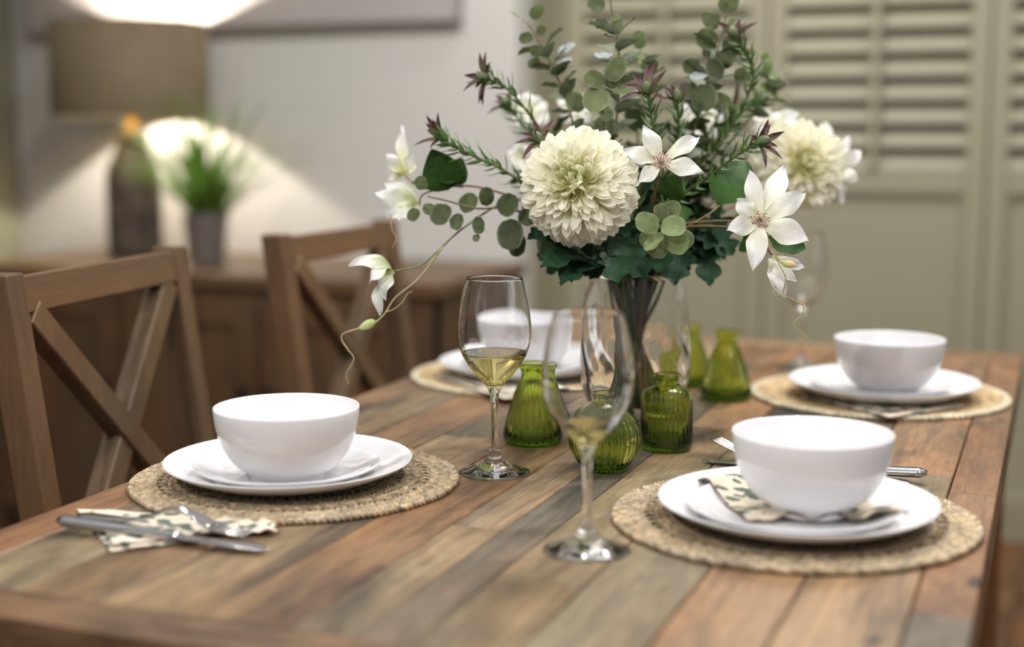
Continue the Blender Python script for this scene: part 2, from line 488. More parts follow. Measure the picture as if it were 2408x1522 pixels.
# ------------------------------------------------------------------ potted grass
P0 = ony(487, 610, 3.42)
t = thing('potted_grass', (P0.x, 3.42, SZ), 'potted grass plant with arching blades beside the lamp on the sideboard', 'plant')
m = MB(); m.lathe([(0, 0), (.046, 0), (.049, .004), (.062, .135), (.063, .145), (.058, .145), (.056, .125), (0, .122)], 40)
m.build('pot', simple('grey_zinc_pot', lin(140, 132, 128), .6, .1, var=.2, vs=25), t)
m = MB(); g = random.Random(3)
for k in range(115):
    a = g.uniform(0, 2 * PI); lean = g.random() ** .65
    L = g.uniform(.28, .46) * (1 if lean < .6 else 1.05)
    w = g.uniform(.004, .0085)
    b0 = V((g.gauss(0, .018), g.gauss(0, .018), .12)); d = V((cos(a), sin(a), 0))
    pts = []
    for i in range(9):
        u = i / 8; el = 1.5 - lean * .85 - u * u * lean * .9
        pts.append(b0 if i == 0 else pts[-1] + (d * cos(el) + V((0, 0, sin(el)))) * L / 8)
    pts = [q if (P0.x, 3.42, SZ) and 3.42 + q.y < YB - .01 else V((q.x, YB - .012 - 3.42, q.z)) for q in pts]
    s = V((-sin(a), cos(a), 0)); k2 = g.random()
    cl = (.10 + .10 * k2, .22 + .16 * k2, .035 + .03 * k2)
    rows = []
    for i, q in enumerate(pts):
        ww = w * (1 - (i / 8) ** 2) + .0003
        rows.append([m.add(q - s * ww, cl), m.add(q + V((0, 0, -ww * .4)), cl), m.add(q + s * ww, cl)])
    m.grid(rows)
m.build('grass_blades', attrmat('grass_blade', rough=.5, trans=.25), t)

# ------------------------------------------------------------------ table
TX0, TX1, TY0, TY1, TT = -.941, -.047, .867, 2.585, .055
t = thing('dining_table', ((TX0 + TX1) / 2, (TY0 + TY1) / 2, 0), 'reclaimed wood dining table with mismatched planks laid for a meal', 'table')
tl = t.location
seams = [-.885, -.80, -.717, -.62, -.54, -.487, -.44, -.36, -.272, -.189, -.0965]
C_ = {'tan': lin(150, 127, 97), 'org': lin(150, 117, 84), 'red': lin(135, 102, 74), 'gry': lin(112, 101, 87), 'oli': lin(132, 114, 87), 'drk': lin(98, 86, 70), 'pal': lin(158, 138, 114)}
# (far edge of the piece, tone) from the near end of the table to the far one
strips = [
    [(1.32, 'tan'), (1.9, 'oli'), (9, 'red')],
    [(1.9, 'org'), (9, 'tan')],
    [(1.62, 'tan'), (9, 'oli')],
    [(1.75, 'org'), (9, 'pal')],
    [(1.24, 'tan'), (1.85, 'pal'), (9, 'org')],
    [(2.05, 'gry'), (9, 'org')],
    [(1.78, 'tan'), (9, 'org')],
    [(1.70, 'oli'), (2.02, 'drk'), (9, 'org')],
    [(1.75, 'org'), (2.1, 'drk'), (9, 'oli')],
    [(1.30, 'tan'), (1.62, 'oli'), (1.92, 'org'), (9, 'red')]]
m = MB()
def plank(m, x0, x1, y0, y1, c, g=.0007):
    m.box((x0 + g - tl.x, y0 + g - tl.y, TH - TT), (x1 - g - tl.x, y1 - g - tl.y, TH), ch=.0013, c=c, uv=(R.uniform(0, 60), R.uniform(0, 60)))
NY, FY = TY0 + .058, TY1 - .06
for i in range(len(seams) - 1):
    y = NY
    for (ye, tn) in strips[i]:
        y2 = min(ye, FY)
        if y2 > y: plank(m, seams[i], seams[i + 1], y, y2, wash(C_[tn], .07)); y = y2
y = NY
for ye, tn in ((1.55, 'red'), (9, 'red')): plank(m, TX0, seams[0], y, min(ye, FY), wash(C_[tn], .04)); y = ye
y = NY
for ye, tn in ((1.14, 'gry'), (1.545, 'red'), (1.92, 'red'), (9, 'red')): plank(m, seams[-1], TX1, y, min(ye, FY), wash(C_[tn], .05)); y = ye
tt = m.build('tabletop', M['table'], t)
m = MB(); plank(m, TX0, TX1, TY0, NY, C_['red']); m.build('breadboard_end', M['table_cross'], t)
m = MB(); plank(m, TX0, TX1, FY, TY1, C_['org']); m.build('breadboard_end', M['table_cross'], t)
zz = TH - TT; ap = .09
def loc(x, y): return (x - tl.x, y - tl.y)
AP = tuple(x * .8 for x in C_['red'][:3])
for (x0, y0, x1, y1, mm) in ((TX0 + .03, TY0 + .09, TX0 + .055, TY1 - .09, 'table'), (TX1 - .055, TY0 + .09, TX1 - .03, TY1 - .09, 'table'), (TX0 + .09, TY0 + .03, TX1 - .09, TY0 + .055, 'table_cross'), (TX0 + .09, TY1 - .055, TX1 - .09, TY1 - .03, 'table_cross')):
    m = MB(); m.box((x0 - tl.x, y0 - tl.y, zz - ap), (x1 - tl.x, y1 - tl.y, zz), ch=.002, c=AP, uv=(R.uniform(0, 50), 3)); m.build('apron', M[mm], t)
mleg = wood('table_leg_wood', lin(142, 100, 66), None, 'Z', rough=.5)
for x in (TX0 + .02, TX1 - .10):
    for y in (TY0 + .02, TY1 - .10):
        m = MB(); m.box((x - tl.x, y - tl.y, 0), (x + .08 - tl.x, y + .08 - tl.y, zz), ch=.004); m.build('leg', mleg, t)

# ------------------------------------------------------------------ chairs
def beam(m, p, q, w, d, n, ch=.002):
    """bar from p to q, w wide across, d deep along n"""
    p = V(p); q = V(q); z = (q - p).normalized(); n = V(n); n = (n - z * n.dot(z)).normalized(); s = z.cross(n)
    L = (q - p).length
    Mx = Matrix.Translation(p) @ Matrix((n, s, z)).transposed().to_4x4()
    m.box((-d / 2, -w / 2, 0), (d / 2, w / 2, L), M=Mx, ch=ch)
def chair():
    t = thing('dining_chair', (0, 0, 0), 'x', 'chair', 'cross back chairs along the left side of the table')
    hy = .207; P = .037
    ln = lambda z: -.2 - .135 * max(0, z - .46)
    for s in (-1, 1):
        m = MB(); y = s * hy
        # rear leg and back post in one piece
        prof = [(-.235, 0), (-.205, .30), (-.2, .46), (ln(.975), .975)]
        rows = []
        for (x, z) in prof:
            h = P / 2; rows.append([m.add((x + a * h, y + b * h, z)) for a, b in ((-1, -1), (1, -1), (1, 1), (-1, 1))])
        for i in range(3):
            for k in range(4): m.f.append((rows[i][k], rows[i][(k + 1) % 4], rows[i + 1][(k + 1) % 4], rows[i + 1][k]))
        m.f.append(tuple(reversed(rows[0]))); m.f.append(tuple(rows[-1]))
        o = m.build('back_post', M['chair_z'], t, smooth=False)
        bv = o.modifiers.new('bevel', 'BEVEL'); bv.width = .0022; bv.segments = 2
    for s in (-1, 1):
        m = MB(); m.box((.17, s * .2 - .019, 0), (.208, s * .2 + .019, .435), ch=.002); m.build('leg', M['chair_z'], t)
    nx = V((1, 0, .135)).normalized()
    m = MB(); zc = .947; beam(m, (ln(zc) + .004, -hy + P / 2 - .004, zc), (ln(zc) + .004, hy - P / 2 + .004, zc), .046, .024, nx); m.build('top_rail', M['chair_y'], t)
    m = MB(); zc = .545; beam(m, (ln(zc), -hy + P / 2 - .004, zc), (ln(zc), hy - P / 2 + .004, zc), .04, .022, nx); m.build('lower_rail', M['chair_y'], t)
    za, zb_ = .926, .562; yy = hy - P / 2 - .012
    m = MB(); beam(m, (ln(za) + .006, -yy, za), (ln(zb_) + .006, yy, zb_), .036, .026, nx); m.build('cross_bar', M['chair_z'], t)
    m = MB(); beam(m, (ln(za) - .000, yy, za), (ln(zb_) - .000, -yy, zb_), .036, .030, nx); m.build('cross_bar', M['chair_z'], t)
    m = MB()
    for k in range(4):
        y0 = -.215 + k * .1075; m.box((-.178, y0 + .0005, .438), (.222, y0 + .107, .462), ch=.003)
    m.build('seat', M['chair_y'], t)
    m = MB()
    for s in (-1, 1): m.box((-.18, s * .2 - .01, .385), (.17, s * .2 + .01, .437), ch=.001)
    for x in (-.19, .178): m.box((x - .008, -.19, .385), (x + .014, .19, .437), ch=.001)
    m.build('seat_frame', M['chair_y'], t)
    for s in (-1, 1):
        m = MB(); m.box((-.205, s * .2 - .009, .2), (.17, s * .2 + .009, .228), ch=.002); m.build('stretcher', M['chair_y'], t)
    m = MB(); m.box((-.02, -.191, .202), (.0, .191, .226), ch=.002); m.build('stretcher', M['chair_y'], t)
    return t
c1 = chair(); c1.location = (-.917, 1.577, 0); c1.rotation_euler = (0, 0, math.radians(7))
c1['label'] = 'brown cross back chair nearest the camera, behind the left place setting'
dup(c1, (-.925, 2.235, 0), 'second brown cross back chair, blurred, behind the wine glass and drooping flower', rz=math.radians(1))
# ------------------------------------------------------------------ placemats
def braid(m, rad, z, amp=.0032, zr=.0018, tr=.0021, per=.0165, g=None, base=(.42, .33, .20), phase=0.0):
    n = max(6, round(2 * PI * rad / per)); N = n * 6
    for k in range(3):
        ph = 2 * PI * k / 3 + phase
        pts = []; cs = g.uniform(.75, 1.2)
        for i in range(N):
            a = 2 * PI * i / N; w = n * a + ph
            rr = rad + amp * sin(w) + .0012 * noise.noise(V((cos(a) * 9, sin(a) * 9, rad * 50)))
            pts.append((rr * cos(a), rr * sin(a), z + zr * sin(2 * w) + .0006 * noise.noise(V((a * 12, rad * 90, k)))))
        i0 = len(m.v)
        m.closed_tube(pts, tr, 5, base)
        for i in range(N):
            v = 1 + .42 * noise.noise(V((i * .21, k * 7.3, rad * 300))); wr = .12 * noise.noise(V((i * .05, 3.1, rad * 120 + k)))
            for j in range(5): m.c[i0 + i * 5 + j] = (base[0] * cs * v * (1 + wr), base[1] * cs * v, base[2] * cs * v * (1 - wr * 1.6))
def seagrass_mat(loc_, label, seed):
    g = random.Random(seed)
    t = thing('placemat', loc_, label, 'placemat', 'round woven placemats under the dinner plates')
    m = MB(); z = .0042
    B = (.43, .335, .22)
    for j, r in enumerate((.1725, .1625, .1525)): braid(m, r, z + (.0 if j else -.0006), g=g, base=B, phase=j * 1.1, amp=.0044, tr=.0025, per=.0195)
    for j, r in enumerate((.131, .122)): braid(m, r, z, g=g, base=B, phase=j * 2.1, amp=.0041, tr=.0025, per=.019)
    for j, r in enumerate((.108, .101, .079, .072, .050, .043, .036, .022, .015)): braid(m, r, z - .0008, g=g, base=B, phase=j, amp=.003, tr=.0019)
    m.build('braided_rings', M['straw'], t)
    m = MB()
    for (r0, r1, n) in ((.134, .149, 66), (.108, .120, 56), (.081, .100, 60), (.051, .071, 40), (.024, .035, 20)):
        for k in range(n):
            for s in (-1, 1, 0):
                a0 = 2 * PI * (k + g.uniform(-.15, .15)) / n; a1 = a0 + s * 2 * PI * .7 / n
                v = g.uniform(.6, 1.25); c = (B[0] * v, B[1] * v, B[2] * v * .95)
                pts = []
                for i in range(6):
                    u = i / 5; a = a0 + (a1 - a0) * u; r = r0 + (r1 - r0) * u
                    pts.append((r * cos(a), r * sin(a), z + .0022 * sin(PI * u) * (1 if s else -1) - .0008))
                m.tube(pts, .0015 if s else .0011, 5, c)
    for k in range(46):   # loose fibres standing off the rim
        a = g.uniform(0, 2 * PI); r = g.uniform(.12, .174)
        p = V((r * cos(a), r * sin(a), z + .001)); d = V((g.uniform(-1, 1), g.uniform(-1, 1), g.uniform(.2, .8))).normalized()
        m.tube([p, p + d * .004, p + d * .007 + V((0, 0, -.001))], .0004, 4, (.5, .4, .25))
    m.build('lattice_strands', M['straw'], t)
    return t
def raffia_mat(loc_, label, seed):
    g = random.Random(seed)
    t = thing('placemat', loc_, label, 'placemat', 'round woven placemats under the dinner plates')
    m = MB(); r = .008; z = .0035
    while r < .172:
        n = max(12, int(2 * PI * r / .006)); pts = []
        for i in range(n * 2):
            a = PI * i / n; pts.append(((r + .0004 * sin(i * 2.2)) * cos(a), (r + .0004 * sin(i * 2.2)) * sin(a), z + .0006 * (1 if i % 2 else -1)))
        i0 = len(m.v); m.closed_tube(pts, .0025, 5, (.5, .36, .2))
        for i in range(len(pts)):
            v = g.uniform(.75, 1.2)
            for j in range(5): m.c[i0 + i * 5 + j] = (.50 * v, .365 * v, .205 * v)
        r += .0042
    m.build('coiled_weave', M['straw'], t)
    m = MB(); braid(m, .1755, z, g=g, base=(.60, .53, .38), amp=.0022, tr=.0022, per=.009); braid(m, .1795, z - .0004, g=g, base=(.60, .53, .38), amp=.0022, tr=.0022, per=.009)
    m.build('pale_rim', M['straw'], t)
    return t
LT, RTS, FR, FL = (-.767, 1.335), (-.231, 1.372), (-.234, 2.088), (-.765, 2.06)
seagrass_mat((LT[0], LT[1], TH), 'round braided seagrass placemat nearest left, beside the patterned napkin and cutlery', 1)
seagrass_mat((RTS[0], RTS[1], TH), 'round braided seagrass placemat at the front right corner of the table', 2)
raffia_mat((FR[0], FR[1], TH), 'flat tan raffia placemat with pale rim at the far right of the table', 3)
raffia_mat((FL[0], FL[1], TH), 'blurred pale placemat at the far left, behind the filled wine glass', 4)
ZM = TH + .0075

# ------------------------------------------------------------------ china
def plate(R0, h, th=.0042):
    k = R0
    return [(0, .003), (k * .50, .003), (k * .52, .0), (k * .56, .0), (k * .60, .0035), (k * .80, .35 * h), (k * .93, h * .70), (k * .992, h - .0016), (k, h - .0002), (k * .996, h + .0006), (k * .985, h + .0003),
            (k * .92, h * .70 + th * .95), (k * .80, .32 * h + th), (k * .66, .0035 + th * .75), (k * .56, .003 + th * .72), (0, .003 + th * .7)]
def china(name, prof, loc_, label, cat, group):
    m = MB(); m.lathe(prof, 128)
    o = m.build(name, M['china'], fix=True); o.location = loc_
    return tag(o, label, cat, group)
BOWL = [(0, .003), (.033, .003), (.035, .0), (.0382, .0), (.0390, .0015), (.0388, .0055), (.0402, .0075), (.0455, .0105), (.0530, .0160), (.0608, .0250), (.0668, .0350), (.0708, .0460), (.0735, .0570), (.0750, .0670), (.0755, .0750), (.0752, .0768), (.0738, .0768), (.0730, .0745),
        (.0722, .066), (.0706, .0565), (.0678, .0462), (.0638, .0360), (.0580, .0258), (.0505, .0168), (.042, .0100), (.030, .0070), (0, .0065)]
GP, GS, GB = 'large white dinner plates on the placemats', 'small white plates stacked on the dinner plates', 'white bowls on top of the place settings'
sets = [
    ((-.768, 1.322), (-.759, 1.303), (-.741, 1.273), 'at the left place setting nearest the camera', ZM),
    ((-.224, 1.349), (-.224, 1.326), (-.208, 1.331), 'at the front right place setting', ZM),
    ((-.224, 2.062), (-.226, 2.045), (-.212, 2.01), 'at the far right place setting', TH + .0068),
    ((-.765, 2.045), (-.765, 2.045), (-.765, 2.03), 'at the far left setting behind the wine glass', TH + .0068)]
PLATE_L = ['large white dinner plate ', 'small white plate on the dinner plate ', 'glossy white bowl standing ']
p0 = None
for i, (a, b, c, w, z) in enumerate(sets):
    if i == 0:
        p0 = china('dinner_plate', plate(.134, .0225), (a[0], a[1], z), PLATE_L[0] + w, 'plate', GP)
        p1 = china('side_plate', plate(.0995, .0168), (b[0], b[1], z + .0066), PLATE_L[1] + w, 'plate', GS)
        p2 = china('bowl', BOWL, (c[0], c[1], z + .0136), PLATE_L[2] + w, 'bowl', GB)
    else:
        dz = .0022 if i == 1 else 0
        dup(p0, (a[0], a[1], z), PLATE_L[0] + w); dup(p1, (b[0], b[1], z + .0066), PLATE_L[1] + w); dup(p2, (c[0], c[1], z + .0136 + dz), PLATE_L[2] + w)

# ------------------------------------------------------------------ napkins
mn, nt, b, out = newmat('leaf_print_linen')
tc = node(nt, 'TexCoord'); u = node(nt, 'UVMap'); u.uv_map = 'UVMap'
ds = noise_(nt, mapping(nt, u.outputs[0], (60, 60, 60)), 1, 2)
vo = node(nt, 'TexVoronoi', Scale=1.0); vo.inputs['Randomness'].default_value = .9
nt.links.new(mapping(nt, u.outputs[0], (52, 84, 70), rot=(0, 0, .6)), vo.inputs['Vector'])
ad = node(nt, 'Math', operation='MULTIPLY_ADD'); ad.inputs[1].default_value = .55; nt.links.new(ds, ad.inputs[0]); nt.links.new(vo.outputs['Distance'], ad.inputs[2])
spots = ramp(nt, ad.outputs[0], [(.70, 1.), (.75, 0.)])
n3 = noise_(nt, mapping(nt, u.outputs[0], (14, 14, 14)), 1, 2)
sp2 = mul(nt, spots, ramp(nt, n3, [(.30, .1), (.38, 1.)]))
wv = noise_(nt, mapping(nt, u.outputs[0], (900, 900, 900)), 1, 2)
c = mul(nt, lin(226, 214, 194), lin(92, 106, 96), sp2, 'MIX')
nt.links.new(mul(nt, c, ramp(nt, wv, [(.3, .9), (.7, 1.05)])), b.inputs['Base Color'])
b.inputs['Roughness'].default_value = .9; bump(nt, b, wv, .3, .0005)
M['linen'] = mn
M['hem'] = simple('napkin_hem', lin(112, 84, 72), .9, var=.2, vs=200)
def sheet(m, P, zf, th, nu=26, nv=18, ripple=None):
    """cloth layer over the quad P (4 xy corners), two sided with a thickness"""
    top = []; bot = []
    for i in range(nu + 1):
        u = i / nu; rt = []; rb = []
        for j in range(nv + 1):
            v = j / nv
            p = P[0] * (1 - u) * (1 - v) + P[1] * u * (1 - v) + P[2] * u * v + P[3] * (1 - u) * v
            dz = ripple(u, v) if ripple else 0
            z = zf(p.x, p.y) + dz
            rt.append(m.add((p.x, p.y, z + th), uv=(p.x, p.y))); rb.append(m.add((p.x, p.y, z), uv=(p.x, p.y)))
        top.append(rt); bot.append(rb)
    m.grid(top); m.grid([r[::-1] for r in bot])
    def side(A, B):
        for k in range(len(A) - 1): m.f.append((A[k], B[k], B[k + 1], A[k + 1]))
    side([r[0] for r in top], [r[0] for r in bot]); side([r[-1] for r in bot], [r[-1] for r in top])
    side(bot[0], top[0]); side(top[-1], bot[-1])
    return top, bot
def napkin(quads, zf, label, org, ripple=None):
    m = MB(); h = MB()
    for q, (P, lift, th) in enumerate(quads):
        P = [V((p.x, p.y)) for p in P]
        t, b_ = sheet(m, P, lambda x, y: zf(x, y) + lift, th, ripple=(lambda u, v, q=q: ripple(u, v, q)) if ripple else None)
        e = [V(m.v[k]) + V((0, 0, -th * .35)) for k in [r[0] for r in t]]; h.tube(e, .0008, 5)
        e = [V(m.v[k]) + V((0, 0, -th * .35)) for k in t[-1]]; h.tube(e, .0008, 5)
    # keep the lowest point on its support
    t = thing('napkin', org, label, 'napkin', 'leaf printed napkins of the place settings')
    m.build('cloth', M['linen'], t, org=org, fix=True); h.build('hem', M['hem'], t, org=org)
    return t
tz = lambda x, y: TH + .0002
def Q(*pp, z=TH): return [onz(x, y, z) for x, y in pp]
c0 = onz(400, 1250, TH); c0.z = TH
napkin([(Q((262, 1303), (470, 1277), (430, 1216), (180, 1202)), 0, .0022), (Q((268, 1296), (450, 1272), (540, 1228), (214, 1212)), .0030, .0018), (Q((430, 1268), (655, 1262), (640, 1238), (420, 1226)), .0026, .0016)], tz,
       'folded leaf print napkin lying under the fork and knife at the front left', c0, ripple=lambda u, v, q: (.0015 * sin(u * 5 + q) ** 2 + (.004 * sin(u * 16 + v * 3) ** 2 * u if q == 2 else 0)))
# on the front right small plate
zp = ZM + .0066
px_, py_ = sets[1][1]
def zplate(x, y):
    r = math.hypot(x - px_, y - py_)
    return zp + .0066 + (0 if r < .062 else (min(r, .0995) - .062) ** 1.35 * .95) - max(0, r - .103) * .3
def onplate(px, py):
    z = zp + .012
    for _ in range(8):
        p = onz(px, py, z); z = .5 * z + .5 * (zplate(p.x, p.y) + .001)
    return p
c1_ = V((px_, py_, zp))
Pz = zp + .012
napkin([([onplate(*q) for q in ((1632, 1131), (1757, 1227), (2135, 1212), (1950, 1130))], .0006, .0016)], zplate,
       'leaf print napkin with dark hem spread beneath the front right bowl', c1_, ripple=lambda u, v, q: (.0050 + .0040 * sin(v * 22 + u * 2)) * max(0, u - .74) * 3.4 * min(1, v * 4) + .002 * sin(u * 9 + v * 4) ** 2)
zr_ = TH + .0075
napkin([(Q((1872, 930), (2092, 984), (2272, 957), (2150, 905), z=zr_), 0, .0016), (Q((1900, 930), (2080, 974), (2240, 951), (2100, 905), z=zr_), .0018, .0013)], lambda x, y: zr_ - .0004,
       'leaf print napkin tucked under the far right dinner plate, corner hanging toward the camera', V((-.2, 2.0, zr_)))
napkin([(Q((1015, 884), (1185, 940), (1330, 925), (1180, 870), z=zr_), 0, .0016), (Q((1040, 886), (1180, 930), (1300, 915), (1180, 872), z=zr_), .0018, .0013)], lambda x, y: zr_ - .0004,
       'blurred leaf print napkin under the far left dinner plate', V((-.77, 1.95, zr_)))

# ------------------------------------------------------------------ cutlery
def ribbon(m, pts, half, thick, side=None, seg=10, c=(1, 1, 1)):
    """rounded flat bar following pts; half = half widths, thick = half thicknesses"""
    n = len(pts); rows = []
    for i, p in enumerate(pts):
        t = (V(pts[min(i + 1, n - 1)]) - V(pts[max(i - 1, 0)])).normalized()
        s = V((t.y, -t.x, 0)).normalized() if side is None else side
        u = s.cross(t)
        rows.append([m.add(V(p) + s * (half[i] * cos(2 * PI * k / seg)) + u * (thick[i] * sin(2 * PI * k / seg))) for k in range(seg)])
    for i in range(n - 1):
        for k in range(seg): m.f.append((rows[i][k], rows[i][(k + 1) % seg], rows[i + 1][(k + 1) % seg], rows[i + 1][k]))
    m.f.append(tuple(reversed(rows[0]))); m.f.append(tuple(rows[-1]))
def lerp_tab(tab, u):
    for (a, b) in zip(tab, tab[1:]):
        if u <= b[0]:
            k = (u - a[0]) / (b[0] - a[0] + 1e-9); k = k * k * (3 - 2 * k); return [x + (y - x) * k for x, y in zip(a[1:], b[1:])]
    return list(tab[-1][1:])
def knife(p, q, label, z0, z1):
    p = V(p); q = V(q); d = (q - p); L = math.hypot(d.x, d.y)
    org = V((p.x, p.y, TH))
    t = thing('table_knife', org, label, 'knife', 'steel knives of the place settings')
    def path(u): return V((p.x + d.x * u, p.y + d.y * u, z0 + (z1 - z0) * u))
    m = MB(); tab = [(0, .004, .003), (.03, .0085, .0058), (.12, .0088, .0056), (.4, .0062, .0046), (.55, .0060, .0046), (.585, .0066, .0048)]
    us = [i / 40 * .585 for i in range(41)]
    ribbon(m, [path(u) for u in us], [lerp_tab(tab, u)[0] for u in us], [lerp_tab(tab, u)[1] for u in us], seg=14); m.build('handle', M['steel'], t, org=org, fix=True)
    m = MB(); tab = [(.575, .0052, .0028), (.62, .0080, .0011), (.85, .0098, .0009), (.95, .0085, .0008), (1, .001, .0006)]
    us = [.575 + i / 40 * .425 for i in range(41)]
    ribbon(m, [path(u) for u in us], [lerp_tab(tab, u)[0] for u in us], [lerp_tab(tab, u)[1] for u in us], seg=8)
    m.build('blade', M['steel'], t, org=org, fix=True)
    return t
def fork(p, q, label, zf, grp='steel forks of the place settings'):
    p = V(p); q = V(q); d = (q - p); L = math.hypot(d.x, d.y); dn = V((d.x, d.y, 0)) / L; s = V((dn.y, -dn.x, 0))
    org = V((p.x, p.y, TH))
    t = thing('dinner_fork', org, label, 'fork', grp)
    def path(u): return V((p.x + d.x * u, p.y + d.y * u, zf(u)))
    m = MB(); tab = [(0, .004, .0012), (.03, .0095, .0019), (.14, .0092, .002), (.42, .0034, .0022), (.62, .0030, .0024), (.68, .006, .0018), (.74, .0112, .0013), (.80, .0118, .0012)]
    us = [i / 50 * .80 for i in range(51)]
    ribbon(m, [path(u) for u in us], [lerp_tab(tab, u)[0] for u in us], [lerp_tab(tab, u)[1] for u in us], seg=12)
    m.build('handle', M['steel'], t, org=org, fix=True)
    m = MB()
    for k in range(4):
        o = (k - 1.5) * .0062; us = [.785 + i / 10 * .215 for i in range(11)]
        ribbon(m, [path(u) + s * (o * (1 - .1 * (u - .785) / .215)) for u in us], [.0014 * (1 - .45 * i / 10) for i in range(11)], [.0012 * (1 - .4 * i / 10) for i in range(11)], seg=8)
    m.build('tines', M['steel'], t, org=org, fix=True)
    return t
a = onz(137, 1224, TH + .012); b = onz(634, 1297, TH + .003)
knife(a, b, 'steel knife laid over the folded napkin at the front left', TH + .0125, TH + .0052)
def zf1(u): return TH + .010 + .017 * math.exp(-((u - .60) / .17) ** 2) - .001 * u
a = onz(186, 1210, TH + .010); b = onz(585, 1256, TH + .009)
fork(a, b, 'steel fork arched tines down on the folded napkin at the front left', zf1)
a = onz(2180, 1114, TH + .012); b = onz(1652, 1076, TH + .006)
knife(a, b, 'steel knife lying behind the front right bowl, tip pointing at the green bottles', TH + .0125, TH + .003)
a = onz(2142, 1128, TH + .008); b = onz(1680, 1028, TH + .026)
def zf2(u): return TH + .004 + (.018 * ((u - .74) / .26) ** 1.3 if u > .74 else 0) + .012 * math.exp(-((u - .62) / .1) ** 2) * .2
b = onz(1678, 1028, TH + .022)
fork(a, b, 'steel fork behind the front right bowl, its tines rising beside the ribbed bottle', zf2)

# ------------------------------------------------------------------ wine glasses
def wine_glass(x, y, label, level=None):
    t = thing('wine_glass', (x, y, TH), label, 'wine glass', 'stemmed wine glasses on the table')
    OUT = [(0, .0012), (.034, .0004), (.0395, .0004), (.0402, .0012), (.0395, .0022), (.031, .0042), (.021, .0085), (.0125, .0140), (.0078, .0195), (.0054, .026), (.0046, .034), (.0041, .050), (.0039, .066), (.0042, .080), (.0052, .090),
           (.0078, .0965), (.0125, .1035), (.0205, .1120), (.0290, .1225), (.0358, .1340), (.0398, .1450), (.0414, .1560), (.0412, .1680), (.0397, .1810), (.0370, .1970), (.0336, .2110), (.0314, .2190), (.0311, .2203), (.0308, .2207), (.0305, .2203), (.0306, .2190)]
    INN = [(.0328, .2110), (.0359, .1970), (.0386, .1810), (.0401, .1680), (.0403, .1560), (.0386, .1450), (.0345, .1342), (.0275, .1230), (.0190, .1130), (.0110, .1060), (.005, .1022), (0, .1012)]
    m = MB(); m.lathe(OUT + INN, 96); m.build('glass', M['glass'], t, fix=True)
    if level:
        def rin(z):
            q = INN[::-1]
            for a, b in zip(q, q[1:]):
                if z <= b[1]: return a[0] + (b[0] - a[0]) * (z - a[1]) / (b[1] - a[1])
        pr = [(0, .1008)] + [(r + .0003, z) for r, z in INN[::-1][1:] if z < level] + [(rin(level) + .0003, level), (rin(level) * .9, level - .0003), (0, level - .0003)]
        m = MB(); m.lathe(pr, 96); m.build('wine', M['wine'], t, fix=True)
    return t
wine_glass(-.580, 1.453, 'sharp wine glass holding pale white wine, left of the vase', .1372)
wine_glass(-.390, 1.204, 'blurred wine glass nearest the camera with a little white wine', .1195)
wine_glass(-.381, 2.295, 'very blurred empty wine glass at the back beside the far right plate')

# ------------------------------------------------------------------ green bottles
def ribbed(prof, n, amp, z0, z1):
    def fn(r, z, a):
        k = max(0, min(1, (z - z0) / .008)) * max(0, min(1, (z1 - z) / .01))
        return r * (1 + amp * k * (abs(cos(n * a / 2)) * 2 - 1.2))
    return fn
def bottle(x, y, prof, n, amp, z1, label):
    wall = .0022
    inner = [(max(r - wall, .004), z) for r, z in prof[::-1] if z > .006 and r > .006][1:]
    pr = [(0, .0015)] + prof + [(prof[-1][0] - wall * .9, prof[-1][1])] + inner + [(inner[-1][0] * .75, .0062), (0, .0058)]
    m = MB(); m.lathe(pr, 192, fn=ribbed(prof, n, amp * 1.3, .004, z1), nfn=len(prof) + 1)
    o = m.build('green_bottle', M['green'], fix=True); o.location = (x, y, TH)
    return tag(o, label, 'bottle', 'small green ribbed glass bottles around the vase')
CONE = [(.028, 0), (.0335, .001), (.0362, .005), (.0362, .011), (.033, .026), (.028, .045), (.0225, .062), (.0175, .075), (.0148, .082), (.0142, .088), (.0155, .0925), (.0185, .0945), (.0195, .097), (.0188, .0992), (.0165, .0998)]
BALL = [(.020, 0), (.024, .001), (.0265, .004), (.034, .014), (.0395, .026), (.0412, .037), (.0395, .049), (.0345, .059), (.026, .067), (.0175, .0715), (.0130, .0740), (.0122, .0775), (.0135, .0805), (.0165, .0825), (.0170, .0843), (.0155, .0858)]
CYL = [(.024, 0), (.0285, .001), (.0308, .004), (.0312, .010), (.0312, .060), (.0306, .066), (.0282, .0715), (.0235, .0755), (.0165, .0785), (.0132, .081), (.0128, .0845), (.0140, .0872), (.0172, .0885), (.0178, .0902), (.0168, .0922), (.0150, .0926)]
bottle(-.595, 1.618, CONE, 26, .022, .075, 'cone shaped green glass bottle left of the vase, just behind the filled wine glass')
bottle(-.469, 1.513, BALL, 34, .03, .066, 'round green ribbed bottle in front of the vase behind the nearer wine glass')
bottle(-.431, 1.640, CYL, 34, .025, .062, 'straight sided ribbed green bottle with a rolled lip, right in front of the vase')
bottle(-.436, 1.990, CONE, 26, .022, .075, 'blurred cone shaped green bottle furthest right, beside the far placemat')
sq = [(r * .96, z * .93) for r, z in CONE]
bottle(-.512, 2.080, sq, 26, .022, .07, 'blurred green bottle furthest back, half hidden by the vase edge')

